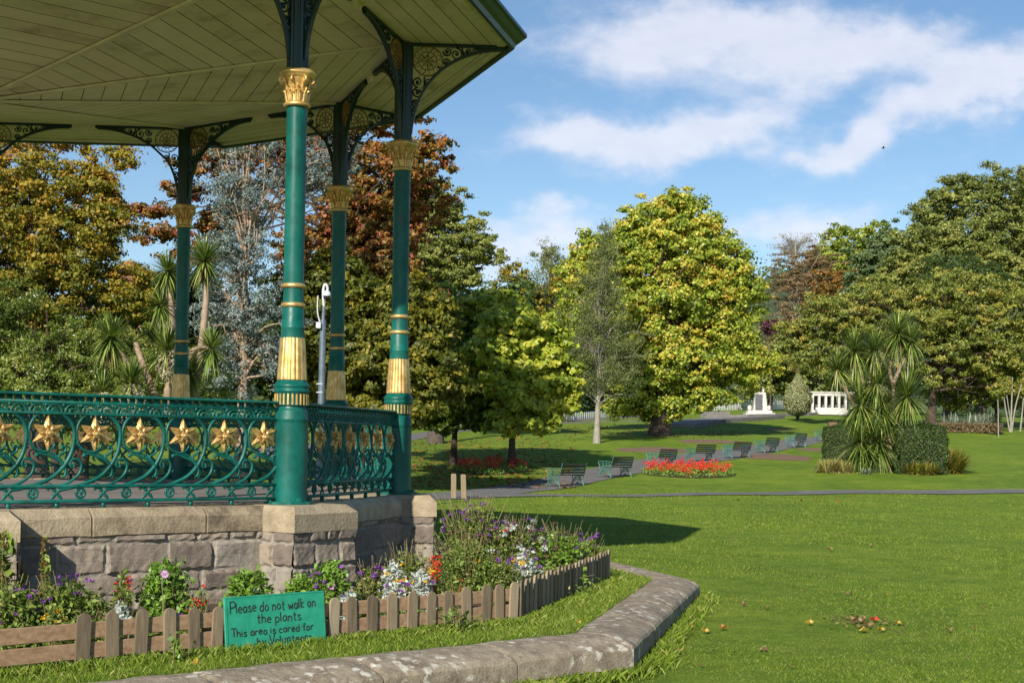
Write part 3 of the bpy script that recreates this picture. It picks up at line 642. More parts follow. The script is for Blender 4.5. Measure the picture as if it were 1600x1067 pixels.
for i in range(10):
    a=A0+DA*(i+.5); p=(WAPO*math.cos(a),WAPO*math.sin(a)); w=inst('wall_panel',WPM[i%2],band,(p[0],p[1],-.05),a+PI/2)
    inst('coping',COPM[i%2],w,(0,0,ZO+.05))
    a=A0+DA*i; rp=RB+.40; c=(rp*math.cos(a),rp*math.sin(a)); pr=empty('pier',(c[0],c[1],-.05),a+PI/2); pr.parent=band
    f=inst('pier_face',PIERF,pr)
    for s in (-1,1): inst('pier_side',PIERS,pr,(s*CW/2*1.0,.21,0),s*PI/2)
    m=MB(); 
    # pier coping block, bevelled on three sides
    w_=CW/2+.022; y1=-.03; bz=.075; z=ZO+.05; dz=-.213
    top=[(-w_+bz,.5),(w_-bz,.5),(w_-bz,y1+bz),(-w_+bz,y1+bz)]; mid=[(-w_,.5),(w_,.5),(w_,y1),(-w_,y1)]
    V=[(x,y,z+.004) for x,y in top]+[(x,y,z-.062) for x,y in mid]+[(x,y,z+dz) for x,y in mid]
    F_=[[0,1,2,3][::-1]]+[[k,(k+1)%4,4+(k+1)%4,4+k] for k in range(4)]+[[4+k,4+(k+1)%4,8+(k+1)%4,8+k] for k in range(4)]+[[8,9,10,11]]
    F_[0]=[3,2,1,0][::-1]; m.add(V,F_,.55); m.build('pier_coping',COPING,pr)
# ------------------------------------------------------------------ verge, bed soil and low wall round the bandstand
ZV=.25
kin=[at_z(-250,1112,ZV+.02),at_z(100,1066,ZV+.02),at_z(894,987,ZV+.02),at_z(1020,902,ZV+.02),at_z(955,886,ZV+.02)]
d0=kin[1]-kin[2]; d0/=np.linalg.norm(d0); kin[0]=kin[2]+d0*8.0
d4=kin[4]-kin[3]; d4/=np.linalg.norm(d4); kin[4]=kin[3]+d4*3.0
kin[1]=kin[2]+d0*4.
poly=[p[:2] for p in kin]+[np.array([-1.5,20.5]),np.array([-7,22]),np.array([-13,18]),np.array([-13,9])]
m=MB(); c0=np.mean(poly,0)
def inpoly(P,poly):
    P=np.atleast_2d(P); c=np.zeros(len(P),bool); n=len(poly); j=n-1
    for i in range(n):
        a,b=poly[i],poly[j]; cond=((a[1]>P[:,1])!=(b[1]>P[:,1]))&(P[:,0]<(b[0]-a[0])*(P[:,1]-a[1])/(b[1]-a[1]+1e-12)+a[0]); c^=cond; j=i
    return c
m.add([(*p,ZV) for p in poly]+[(*p,-.1) for p in poly],[list(range(len(poly)))]+[[k,(k+1)%len(poly),len(poly)+(k+1)%len(poly),len(poly)+k] for k in range(len(poly))])
tag(m.build('grass_verge',LAWN),kind='structure')
fA,fB,fC=at_z(-60,1058.5,ZV),at_z(808,970,ZV),at_z(950,905,ZV)
dF=fB-fA; dF/=np.linalg.norm(dF)
bed=[fA[:2]-dF[:2]*3+np.array([.0,.05]),fB[:2]+np.array([-.03,.06]),fC[:2]+np.array([-.05,.0]),np.array([.55,15.4]),np.array([-1,18.5]),np.array([-6,20]),np.array([-12,17]),np.array([-11,9])]
m=MB(); m.add([(*p,ZV+.012) for p in bed],[list(range(len(bed)))]); tag(m.build('flowerbed_soil',SOIL),kind='structure')
def kerb():
    root=empty('kerb_wall',tuple(kin[2]*[1,1,0])); tag(root,'low retaining wall with rounded lichen covered coping curving round the bandstand verge','wall')
    o=np.array(root.location); pts=[p[:2] for p in kin]; W=.47; nrm=[]
    for a,b in zip(pts[:-1],pts[1:]): d=b-a; d/=np.linalg.norm(d); nrm.append(np.array([d[1],-d[0]]))
    def off(k,w):
        if k==0: return pts[0]+nrm[0]*w
        if k==len(pts)-1: return pts[-1]+nrm[-1]*w
        n=nrm[k-1]+nrm[k]; n/=np.linalg.norm(n); return pts[k]+n*w/np.dot(n,nrm[k])
    sec=[(-.02,.16),(0,.248),(.03,.262),(.08,.272),(.14,.278),(.20,.278),(.26,.273),(.32,.262),(.38,.246),(.43,.228),(.455,.212),(.468,.190),(.470,.13),(.470,.065),(.455,.052),(.40,.05)]
    mb=MB(); wl=MB()
    for k in range(1,len(pts)-1 if False else len(pts)):
        a0,a1=k-1,k; Ls=np.linalg.norm(pts[a1]-pts[a0]); nblk=max(1,int(round(Ls/1.0))); 
        A_=np.array([[*off(a0,w),z] for w,z in sec]); B_=np.array([[*off(a1,w),z] for w,z in sec])
        for q in range(nblk):
            n=30; ts=np.linspace(q/nblk,(q+1)/nblk,n); e=.007/Ls; ts[0]+=e; ts[-1]-=e
            V=[]
            for t in ts:
                P=A_*(1-t)+B_*t; edge=min(t*nblk-q,q+1-t*nblk)*Ls/nblk
                nn=fbm(np.full(len(sec),t*Ls),np.array([s[0]*2 for s in sec]),31+k)*.0035; P=P.copy(); P[:,2]+=nn-(.012 if edge<.012 and 0<q*nblk+1 else 0); V.append(P)
            V=np.array(V).reshape(-1,3)-np.array([*o[:2],0]); s=len(sec); i=np.arange(n-1)[:,None]; j=np.arange(s-1)[None]
            mb.add(V,np.stack([i*s+j,(i+1)*s+j,(i+1)*s+j+1,i*s+j+1],-1).reshape(-1,4),random.random())
            for q2 in (V[:s],V[-s:]): mb.add(q2,[list(range(s))])
        # rubble course below
        a_,b_=off(a0,.44),off(a1,.44); L_=np.linalg.norm(b_-a_); p_=wall_panel(L_,.34,50+k,res=.014,big=False); ang=math.atan2(b_[1]-a_[1],b_[0]-a_[0]); mid=(a_+b_)/2
        wl.join(p_,off=(mid[0]-o[0],mid[1]-o[1],-.28),rot=[[math.cos(ang),-math.sin(ang),0],[math.sin(ang),math.cos(ang),0],[0,0,1]])
    mb.build('coping',LICHEN,root); wl.build('rubble_course',STONE,root)
    return off
koff=kerb()
# ------------------------------------------------------------------ picket fence with sign
def picket(mb,c,ang,w,h,th=.018,tilt=0.,v=.5):
    n=7; pts=[(-w/2,0),(w/2,0)]+[(w/2*math.cos(t),h-w/2+w/2*math.sin(t)) for t in np.linspace(0,PI,n)]
    ca,sa=math.cos(ang),math.sin(ang); V=[]
    for y in (-th/2,th/2):
        for x,z in pts: xx=x+z*tilt; V.append((c[0]+xx*ca-y*sa,c[1]+xx*sa+y*ca,c[2]+z))
    k=len(pts); F_=[list(range(k)),list(range(k,2*k))[::-1]]+[[(i+1)%k,i,k+i,k+(i+1)%k] for i in range(k)]
    mb.add(V,F_,v)
def fence():
    root=empty('picket_fence',tuple(fA)); tag(root,'low weathered wooden picket fence with round topped pales along the flower bed','fence'); o=fA
    ang=math.atan2(dF[1],dF[0]); nF=np.array([dF[1],-dF[0],0])
    def at(px): # point on the fence line under photo column px
        best=None
        for t in np.linspace(-.2,1.02,1200):
            p=fA*(1-t)+fB*t; d=p-np.array([0,0,EYE]); u=800+F*(p[0]*cr+0)/p[1] # roll is small
            x2=p[0]*cr+((p[2]-EYE)*cp-p[1]*sp)*sr; d2=p[1]*cp+(p[2]-EYE)*sp; u=800+F*x2/d2
            if best is None or abs(u-px)<best[0]: best=(abs(u-px),p)
        return best[1]
    for px,h,w in [(125,.325,.088),(172,.315,.082),(216,.31,.080),(262,.305,.078),(301,.30,.074),(335,.30,.074),(517,.30,.078),(546.5,.295,.078),(578.5,.30,.082),(610,.30,.080),(640,.29,.080),(670,.285,.076),(698,.285,.078),(726,.29,.080),(755,.30,.082),(777,.305,.078),(798,.31,.078)]:
        m=MB(); p=at(px)-o+nF*.022+np.array([0,0,-.02]); picket(m,p,ang,w,h+.02+random.uniform(-.012,.010),tilt=random.uniform(-.045,.045),v=random.random()); m.build('pale',WOOD,root)
    L1=(at(803)-o); a0=-dF*1.2
    for z,h in ((.165,.095),(.045,.095)):
        m=MB(); mid=(a0+L1)/2+np.array([0,0,z+h/2-.005]); box(m,mid,(np.linalg.norm(L1-a0),.022,h),rz=ang,bev=.003); m.build('fence_rail',RAILW,root)
    dG=fC-fB; LG=np.linalg.norm(dG); dG/=LG; ag=math.atan2(dG[1],dG[0]); nG=np.array([dG[1],-dG[0],0]); n=26
    for k in range(n):
        m=MB(); p=fB+dG*(k+.35)*LG/n-o+nG*.022+np.array([0,0,-.02]); picket(m,p,ag,.082,.325+random.uniform(-.01,.015),tilt=random.uniform(-.03,.03),v=random.random()); m.build('pale',WOOD,root)
    for z in (.05,.18):
        m=MB(); mid=(fB+fC)/2-o+np.array([0,0,z+.04]); box(m,mid,(LG,.022,.08),rz=ag,bev=.003); m.build('fence_rail',RAILW,root)
    # return along the far side of the bed
    e=np.array([-.9,19,ZV]); d=e-fC; L2=np.linalg.norm(d); d/=L2
    m=MB(); mid=(fC+e)/2-o+np.array([0,0,.12]); box(m,mid,(L2,.022,.09),rz=math.atan2(d[1],d[0])); m.build('fence_rail',RAILW,root)
    return at,ang,nF
f_at,f_ang,nF=fence()
GL={'P':([[(0,0),(0,1)],[(0,.97),(.35,1),(.55,.85),(.5,.6),(.3,.48),(0,.46)]],.62),'l':([[(0,0),(0,1)]],.12),
'e':([[(0,.33),(.4,.35),(.38,.52),(.2,.6),(.02,.45),(0,.2),(.15,.02),(.42,.08)]],.48),'a':([[(.4,.52),(.2,.6),(.02,.42),(.02,.15),(.18,0),(.36,.12),(.41,.3)],[(.42,.6),(.42,0)]],.5),
's':([[(.36,.52),(.2,.6),(.04,.5),(.12,.36),(.3,.27),(.38,.14),(.2,0),(0,.07)]],.44),'d':([[(.4,.5),(.2,.6),(.02,.42),(.02,.15),(.18,0),(.4,.15)],[(.42,1),(.42,0)]],.52),
'o':([[(.2,.6),(.03,.45),(.02,.18),(.2,0),(.4,.15),(.4,.45),(.2,.6)]],.5),'n':([[(0,.6),(0,0)],[(0,.42),(.2,.6),(.38,.48),(.39,0)]],.5),'t':([[(.14,.92),(.14,.08),(.3,0)],[(0,.62),(.32,.62)]],.38),
'w':([[(0,.6),(.14,0),(.3,.45),(.46,0),(.6,.6)]],.66),'k':([[(0,1),(0,0)],[(.36,.6),(.02,.28),(.4,0)]],.46),'h':([[(0,1),(0,0)],[(0,.42),(.2,.6),(.38,.48),(.39,0)]],.5),
'p':([[(0,.6),(0,-.36)],[(0,.48),(.22,.6),(.4,.42),(.38,.12),(.2,0),(0,.1)]],.5),'T':([[(0,1),(.56,1)],[(.28,1),(.28,0)]],.6),'i':([[(0,.6),(0,0)],[(0,.78),(0,.83)]],.14),
'r':([[(0,.6),(0,0)],[(0,.38),(.15,.56),(.34,.58)]],.38),'c':([[(.38,.5),(.2,.6),(.02,.42),(.02,.16),(.2,0),(.4,.08)]],.46),'f':([[(.36,.92),(.22,1),(.13,.85),(.13,0)],[(0,.6),(.32,.6)]],.38),
'b':([[(0,1),(0,0)],[(0,.48),(.22,.6),(.4,.42),(.38,.12),(.2,0),(0,.1)]],.5),'y':([[(0,.6),(.2,.08)],[(.42,.6),(.08,-.36)]],.46),'V':([[(0,1),(.28,0),(.56,1)]],.6),'u':([[(0,.6),(0,.15),(.18,0),(.38,.16)],[(.39,.6),(.39,0)]],.5)}
def sign():
    pL=f_at(342)+nF*.05; pR=f_at(499)+nF*.05; c=(pL+pR)/2; W=np.linalg.norm(pR-pL)
    root=empty('sign_board',tuple(c),f_ang); root.rotation_euler=(R_(-7),0,f_ang); tag(root,'green painted board with hand lettered request about the plants leaning on the picket fence','sign')
    m=MB(); box(m,(0,0,.165),(W,.014,.375),bev=.004); box(m,(0,-.0085,.345),(W-.03,.003,.004)); box(m,(-W/2+.016,-.0085,.165),(.004,.003,.345)); 
    root.location=(c[0]+nF[0]*.03,c[1]+nF[1]*.03,c[2]); m.build('board',SIGNM,root)
    for text,x0,x1,zb,hh in (('Please do not walk on',.055,.915,.248,.062),('the plants',.31,.76,.170,.058),('This area is cared for',.055,.88,.098,.045),('by Volunteers',.30,.86,.030,.050)):
        m=MB(); ws=sum((.34 if ch==' ' else GL[ch][1]+.14) for ch in text); s=(x1-x0)*W/ws; x=-W/2+x0*W; big=1.18
        for ci,ch in enumerate(text):
            if ch==' ': x+=.34*s; continue
            k=big if ch in 'PVT' else 1.; dz=random.uniform(-.003,.003)
            for st in GL[ch][0]:
                P=smooth_path([(x+px*s*k,-.0095,zb+dz+pz*hh*k+ (px*0)) for px,pz in st],3) if len(st)>2 else np.array([(x+px*s*k,-.0095,zb+dz+pz*hh*k) for px,pz in st])
                tube(m,P,.0036,5,flat=.5,flat_axis=AX)
            x+=(GL[ch][1]+.14)*s
        m.build('lettering',INK,root)
sign()
# ------------------------------------------------------------------ foliage machinery
def leaf_quads(C,size,N,elong=1.7,v=None,droop=None):
    n=len(C); t=rng.normal(size=(n,3)); t-= (t*N).sum(1,keepdims=True)*N; t/=np.linalg.norm(t,axis=1,keepdims=True)+1e-9
    if droop is not None: t=t*(1-droop)+np.array([0,0,-1])*droop; t/=np.linalg.norm(t,axis=1,keepdims=True)
    s=np.cross(N,t); s/=np.linalg.norm(s,axis=1,keepdims=True)+1e-9; L_=(np.broadcast_to(size,(n,))*rng.uniform(.6,1.3,n))[:,None]
    P=np.stack([C-t*L_*.5,C+s*L_*.5/elong-t*L_*.08,C+t*L_*.5+N*L_*-.08,C-s*L_*.5/elong-t*L_*.08],1)
    return P.reshape(-1,3)
def add_leaves(mb,C,size,N,elong,v,droop=None):
    V=leaf_quads(C,size,N,elong,droop=droop); mb.add(V,np.arange(len(V)).reshape(-1,4),np.clip(v,0,1))
def unit(a): return a/(np.linalg.norm(a,axis=-1,keepdims=True)+1e-9)
def crown_leaves(mb,blobs,n,size,clump,flat=.6,elong=1.6,grad=0.,shell=.55,up=.30,jit=.55,vj=.5,base_v=.5,wob=.18,droop=None,cmul=1.):
    """blobs: list of (centre, radii). Leaf clumps spread through the blobs; returns clump centres"""
    clump=clump*.68
    vol=np.array([b[1][0]*b[1][2] for b in blobs])**.9; w=vol/vol.sum(); allc=[]; zlo=min(b[0][2]-b[1][2] for b in blobs); zhi=max(b[0][2]+b[1][2] for b in blobs)
    for (c,r),wi in zip(blobs,w):
        c=np.array(c);r=np.array(r); ni=int(n*wi); 
        ncl=max(6,int(cmul*3.2*(r[0]*r[2]+r[0]*r[1]+r[1]*r[2])/(clump*clump)))
        d=unit(rng.normal(size=(ncl,3))); rad=shell+(1-shell)*rng.random(ncl)**.6; rad[:int(ncl*.22)]*=rng.random(int(ncl*.22))
        ph=rng.random(3)*6; wb=1+wob*np.sin(d[:,0]*4.1+ph[0]+d[:,2]*3)+wob*.7*np.sin(d[:,2]*7+ph[1]+d[:,1]*5)
        cc=c+d*r*(rad*wb)[:,None]*.93; allc.append(cc); cv=rng.random(ncl); cs=rng.uniform(.6,1.25,ncl)*clump
        k=rng.integers(0,ncl,ni); off=unit(rng.normal(size=(ni,3)))*(rng.random(ni)**.55)[:,None]*cs[k][:,None]*.75; off*=1+.5*(rng.random((ni,1))<.2); off[:,2]*=flat
        P=cc[k]+off; outw=unit(off/np.array([1,1,flat])); ob=unit((P-c)/r)
        N=unit(outw*.7+ob*.5+np.array([0,0,up])+rng.normal(size=(ni,3))*jit)
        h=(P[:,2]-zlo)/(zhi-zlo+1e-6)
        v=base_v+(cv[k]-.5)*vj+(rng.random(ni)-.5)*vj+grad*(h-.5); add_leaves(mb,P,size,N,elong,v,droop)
    return np.concatenate(allc)
def limbs(mb,base,top,r0,targets,nlimb,wander=.12,n=7,start=.3):
    base=np.array(base,float);top=np.array(top,float); H=np.linalg.norm(top-base); k=9; P=[base+(top-base)*t+np.array([math.sin(t*5)*wander*.25*H*.3,math.cos(t*4)*wander*.15*H*.3,0])*t for t in np.linspace(0,1,k)]
    P=np.array(P); r=r0*(1-.8*np.linspace(0,1,k)**.9); r[0]*=1.5; r[1]*=1.1; tube(mb,P,r,9)
    if len(targets)==0: return
    idx=rng.choice(len(targets),min(nlimb,len(targets)),replace=False)
    for i in idx:
        tg=targets[i]; t=np.clip(start+(1-start)*max(0,(tg[2]-base[2])/(top[2]-base[2]+1e-6)-.25)*.85+rng.uniform(-.08,.08),start,.97); s=base+(top-base)*t+np.array([math.sin(t*5)*wander*.25*H*.3,math.cos(t*4)*wander*.15*H*.3,0])*t
        q=tg-s; mid=s+q*.5+np.array([0,0,.10*np.linalg.norm(q)])+rng.normal(size=3)*.06*np.linalg.norm(q); rr=r0*(1-.8*t)*.5
        PP=smooth_path([s,s*.7+mid*.3+rng.normal(size=3)*.02*H*.3,mid,tg],3); tube(mb,PP,np.linspace(rr,max(.012,rr*.15),len(PP)),5,cap=False)
        for _ in range(3):
            u=rng.uniform(.35,.9); j=int(u*(len(PP)-1)); e=PP[j]+unit(rng.normal(size=3)+unit(q)*.8)*np.linalg.norm(q)*.3; tube(mb,[PP[j],(PP[j]+e)/2+rng.normal(size=3)*.05,e],[rr*.3,rr*.2,.008],4,cap=False)
def tree(name,label,cat,px,Y,blobs,n,size,mat,bark=BARK,tr=.25,clump=.9,flat=.6,top=None,nl=40,group=None,crown='crown',grad=0.,shell=.55,up=.30,elong=1.6,jit=.55,vj=.5,wob=.18,droop=None,dscale=.8,basepy=None,base_v=.5,start=.3,cmul=1.):
    if basepy is not None: g=at_g(px,basepy); Y=g[1]
    else: g=xy(px,Y)
    root=empty(name,(g[0],g[1],float(TT(g[0],g[1])))); o=np.array(root.location); s=Y/F
    B=[]
    for b in blobs:
        dY=b[4] if len(b)>4 else 0.; c=at_y(b[0],b[1],Y+dY)-o; ss=(Y+dY)/F; B.append((c,(b[2]*ss,max(b[2],b[3])*ss*dscale,b[3]*ss)))
    mb=MB(); cc=crown_leaves(mb,B,n,size,clump,flat,elong,grad,shell,up,jit,vj,base_v,wob,droop,cmul)
    zt=max(b[0][2]+b[1][2]*.55 for b in B); cx=np.average([b[0][0] for b in B],weights=[b[1][0]*b[1][2] for b in B]) 
    t=np.array([cx*.6,0,zt*.92]) if top is None else at_y(top[0],top[1],Y)-o
    tk=MB(); limbs(tk,(0,0,-.1),t,tr,cc,nl,start=start)
    tk.build('trunk',bark,root,smooth=True); mb.build(crown,mat,root)
    tag(root,label,cat,group); return root
# leaf palettes
M_TULIP=leafmat('yellow_green_maple_leaf',[(0,(.05,.08,.010)),(.3,(.14,.20,.018)),(.62,(.27,.32,.035)),(.85,(.44,.40,.06)),(1,(.46,.30,.05))],.45,.35,.5,gain=1.4)
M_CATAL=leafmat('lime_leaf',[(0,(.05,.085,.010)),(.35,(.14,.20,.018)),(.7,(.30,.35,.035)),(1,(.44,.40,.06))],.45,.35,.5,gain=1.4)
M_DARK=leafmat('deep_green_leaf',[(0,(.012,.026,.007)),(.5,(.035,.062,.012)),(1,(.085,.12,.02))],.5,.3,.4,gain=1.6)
M_AUT=leafmat('autumn_orange_leaf',[(0,(.07,.09,.012)),(.38,(.18,.19,.02)),(.62,(.36,.29,.03)),(.85,(.44,.24,.03)),(1,(.38,.13,.03))],.5,.35,.4)
M_BEECH=leafmat('copper_beech_leaf',[(0,(.045,.045,.012)),(.35,(.13,.10,.02)),(.62,(.28,.15,.03)),(.85,(.34,.11,.035)),(1,(.20,.05,.04))],.5,.3,.4,gain=1.25)
M_EUC=leafmat('glaucous_eucalyptus_leaf',[(0,(.08,.12,.10)),(.45,(.20,.27,.25)),(.8,(.36,.44,.43)),(1,(.45,.40,.30))],.45,.2,.5,gain=0.72)
M_OAK=leafmat('oak_green_leaf',[(0,(.04,.055,.012)),(.5,(.11,.13,.026)),(.85,(.21,.215,.05)),(1,(.26,.17,.05))],.5,.3,.4,gain=1.75)
M_OAK2=leafmat('bluish_green_leaf',[(0,(.025,.045,.016)),(.5,(.07,.105,.038)),(1,(.15,.19,.07))],.5,.25,.4,gain=1.7)
M_LAUR=leafmat('laurel_leaf',[(0,(.045,.07,.012)),(.5,(.12,.17,.022)),(.85,(.22,.26,.045)),(1,(.34,.28,.08))],.35,.3,.6,gain=1.25)
M_CHER=leafmat('turning_cherry_leaf',[(0,(.045,.06,.012)),(.4,(.12,.145,.022)),(.7,(.21,.20,.035)),(.9,(.30,.18,.045)),(1,(.34,.13,.05))],.45,.3,.5,gain=1.7)
M_ASH=leafmat('grey_green_small_leaf',[(0,(.05,.065,.02)),(.5,(.11,.13,.045)),(1,(.22,.20,.08))],.55,.3,.3,gain=1.75)
M_BROWN=leafmat('brown_larch_needles',[(0,(.05,.04,.022)),(.5,(.13,.095,.05)),(.85,(.20,.12,.06)),(1,(.10,.11,.04))],.7,.2,.2,gain=1.7)
M_HEDGE=leafmat('clipped_hedge_leaf',[(0,(.012,.026,.006)),(.5,(.035,.065,.012)),(1,(.085,.13,.025))],.5,.25,.4,gain=1.2)
M_VARI=leafmat('variegated_leaf',[(0,(.12,.15,.05)),(.5,(.26,.28,.12)),(1,(.46,.46,.26))],.5,.25,.4)
M_PALM=leafmat('palm_blade',[(0,(.03,.055,.012)),(.4,(.075,.12,.022)),(.75,(.16,.215,.045)),(.92,(.36,.38,.10)),(1,(.40,.30,.16))],.35,.25,.6,gain=1.45)
M_SKIRT=leafmat('dead_palm_leaf',[(0,(.14,.09,.055)),(1,(.34,.23,.15))],.8,.15,.2)
M_SEED=leafmat('palm_flower_spray',[(0,(.34,.29,.19)),(1,(.58,.52,.38))],.7,.15,.2)
M_PHOR=leafmat('grey_flax_blade',[(0,(.10,.13,.09)),(.6,(.24,.29,.22)),(1,(.42,.44,.34))],.4,.2,.5)
M_YGR=leafmat('golden_grass_blade',[(0,(.22,.22,.05)),(.6,(.42,.37,.13)),(1,(.55,.48,.22))],.5,.25,.3)
M_OGR=leafmat('rusty_green_blade',[(0,(.09,.13,.015)),(.5,(.22,.24,.03)),(.8,(.34,.22,.06)),(1,(.34,.15,.06))],.5,.25,.3)
M_PURP=leafmat('purple_leaf',[(0,(.04,.012,.02)),(1,(.13,.03,.05))],.5,.2,.4)
G_LEFT='trees behind the bandstand'; G_BACK='trees at the back of the park'
# --- left of and behind the bandstand
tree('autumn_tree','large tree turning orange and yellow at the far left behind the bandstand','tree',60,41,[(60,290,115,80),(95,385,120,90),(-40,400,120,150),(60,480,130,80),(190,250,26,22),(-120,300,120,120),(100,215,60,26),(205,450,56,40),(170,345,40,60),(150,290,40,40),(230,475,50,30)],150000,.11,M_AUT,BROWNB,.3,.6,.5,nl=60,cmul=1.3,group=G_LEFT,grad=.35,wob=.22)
tree('beech_tree','copper brown beech behind the columns with thin twigs reaching right into the sky','tree',560,44,[(560,300,95,110),(520,420,110,120),(600,420,90,110),(640,255,60,40,-2),(670,235,34,22,-2),(640,330,60,70),(230,330,56,14,4),(250,365,60,12,4),(290,300,44,14,4),(320,250,50,36,3),(300,400,50,20,4),(340,350,50,40,5),(440,230,80,60,2),(560,160,120,90),(570,60,80,80),(470,50,110,100),(350,60,90,90)],175000,.14,M_BEECH,BROWNB,.3,.5,.5,nl=90,group=G_LEFT,shell=.35,wob=.3,vj=.6,base_v=.55)
tree('eucalyptus_tree','blue grey leaved eucalyptus standing between the two rear columns','tree',375,37,[(370,300,70,60),(360,400,75,80),(385,500,80,80),(350,590,60,50),(480,270,44,50,2),(530,240,40,40,3),(430,560,30,50,0),(380,200,60,60),(330,480,30,50)],56000,.085,M_EUC,PALMB,.18,.42,.6,nl=90,group=G_LEFT,elong=2.4,shell=.3,wob=.3,vj=.6,droop=.35)
tree('oak_tree','dusty green oak with layered boughs rising to the right of the columns','tree',680,74,[(690,330,50,40),(730,390,58,40),(680,400,60,70),(760,385,28,24),(715,430,50,40),(650,300,60,50),(640,380,60,90),(745,345,20,12)],80000,.16,M_OAK,BARK,.35,.7,.42,nl=60,group=G_LEFT,wob=.28)
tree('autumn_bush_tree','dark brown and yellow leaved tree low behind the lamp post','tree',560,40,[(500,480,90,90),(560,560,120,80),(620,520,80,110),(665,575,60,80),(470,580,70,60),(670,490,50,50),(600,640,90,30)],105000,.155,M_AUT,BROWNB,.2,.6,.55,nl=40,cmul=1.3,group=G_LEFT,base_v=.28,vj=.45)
tree('laurel_shrub','broad glossy laurel thicket filling the left behind the railing','shrub',90,33,[(40,560,110,80),(150,540,80,50),(220,585,80,60),(110,620,160,70),(-80,540,120,120),(0,480,60,40),(300,600,60,50)],100000,.095,M_LAUR,BROWNB,.12,.45,.6,nl=30,group=G_LEFT,elong=2.8,vj=.6,droop=.3,wob=.3)
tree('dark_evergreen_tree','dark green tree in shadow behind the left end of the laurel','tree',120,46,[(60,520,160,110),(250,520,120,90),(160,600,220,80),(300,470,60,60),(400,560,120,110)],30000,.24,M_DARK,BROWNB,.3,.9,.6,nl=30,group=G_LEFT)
# --- middle
tree('shaded_catalpa','dark shaded broad leaved tree just right of the bandstand above the red bed','tree',708,44,[(700,520,70,60),(740,560,70,70),(680,590,60,60),(730,630,60,40),(770,600,40,60),(700,640,60,30),(665,645,50,26),(745,655,46,22),(700,480,60,40),(640,560,50,60)],62000,.23,M_CATAL,BROWNB,.16,.75,.55,nl=40,group='broad leaved trees beside the rear path',top=(715,560),basepy=724,base_v=.2,vj=.35,elong=1.25,start=.5)  # low base_v puts the tree's shade into its leaf colour
tree('lime_green_catalpa','bright yellow green broad leaved tree low over the lawn left of the slim grey tree','tree',800,55,[(838,545,64,50),(855,590,54,50),(800,510,56,34),(880,610,30,36),(835,640,56,34),(810,590,50,60),(760,480,60,28,3),(700,490,50,26,3),(800,655,40,24),(840,662,34,18),(770,560,60,60)],74000,.22,M_CATAL,BROWNB,.18,.7,.5,nl=40,group='broad leaved trees beside the rear path',top=(800,560),base_v=.62,elong=1.2,start=.45)
tree('slim_grey_tree','slim pale trunked tree with fine grey green foliage on the open lawn','tree',932,66,[(935,440,44,60),(930,520,66,60),(905,560,40,50),(975,560,42,55),(935,590,62,36),(945,385,24,36)],60000,.10,M_ASH,PALEB,.17,.7,.9,nl=90,top=(940,420),basepy=692,shell=.25,elong=2.2,start=.22,base_v=.35,wob=.25,jit=1.)
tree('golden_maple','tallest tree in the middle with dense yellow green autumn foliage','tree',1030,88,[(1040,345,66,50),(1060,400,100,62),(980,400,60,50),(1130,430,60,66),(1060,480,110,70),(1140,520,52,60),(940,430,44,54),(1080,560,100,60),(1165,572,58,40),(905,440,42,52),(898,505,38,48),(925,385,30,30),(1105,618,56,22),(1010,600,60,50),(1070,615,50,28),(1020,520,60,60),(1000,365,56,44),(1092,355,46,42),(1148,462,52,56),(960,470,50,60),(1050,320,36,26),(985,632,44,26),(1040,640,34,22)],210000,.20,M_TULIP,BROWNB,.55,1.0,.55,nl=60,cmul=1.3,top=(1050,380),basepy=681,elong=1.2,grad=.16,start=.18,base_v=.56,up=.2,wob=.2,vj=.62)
tree('birch_tree','thin brownish birch showing white stems above the lime green tree','tree',860,122,[(858,400,32,30),(858,450,42,50),(850,500,52,50),(820,480,40,40)],18000,.18,M_ASH,PALEB,.2,.9,.8,nl=60,top=(862,400),group=G_BACK,shell=.2,base_v=.45,elong=2)
tree('orange_tinted_tree','small tree with orange and yellow top left of the birch','tree',810,120,[(805,440,38,30),(790,480,44,36),(830,470,30,30),(770,470,30,30),(905,480,36,30),(880,440,30,30)],16000,.26,M_AUT,BARK,.25,1.1,.6,group=G_BACK,base_v=.45,nl=20)
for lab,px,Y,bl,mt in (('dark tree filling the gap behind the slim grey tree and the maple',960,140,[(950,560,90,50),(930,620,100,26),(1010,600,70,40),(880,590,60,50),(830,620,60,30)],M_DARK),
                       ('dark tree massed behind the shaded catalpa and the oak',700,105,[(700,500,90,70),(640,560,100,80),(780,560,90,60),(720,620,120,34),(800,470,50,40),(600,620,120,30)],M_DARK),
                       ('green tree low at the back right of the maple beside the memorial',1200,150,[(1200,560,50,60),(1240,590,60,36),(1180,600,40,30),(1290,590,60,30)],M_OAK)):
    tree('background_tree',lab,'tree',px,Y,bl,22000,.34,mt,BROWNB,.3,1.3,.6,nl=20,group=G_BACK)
# --- right
tree('bare_topped_larch','brown half bare conifer with spidery top at the left of the right hand woodland','tree',1245,150,[(1240,440,52,50),(1235,500,46,50),(1270,410,50,40),(1215,540,26,50),(1290,470,50,50)],40000,.26,M_BROWN,PALEB,.3,1.4,.22,nl=120,top=(1245,372),group=G_BACK,shell=.2,elong=3,wob=.3,start=.3,up=.8)
tree('bare_crown_tree','leafless twiggy treetop standing against the sky left of the green woodland','tree',1240,156,[(1238,378,36,18),(1262,372,24,14),(1220,385,22,12)],900,.2,M_BROWN,PALEB,.22,1.2,.3,nl=150,top=(1243,376),group=G_BACK,shell=.1,elong=3,start=.72)
tree('yellow_tinted_tree','yellow green tree between the brown larch and the dark oaks','tree',1310,160,[(1310,370,26,22),(1300,410,40,34),(1345,400,40,44),(1370,370,34,26),(1330,440,36,30)],20000,.32,M_TULIP,BARK,.3,1.2,.55,group=G_BACK,base_v=.42,nl=20)
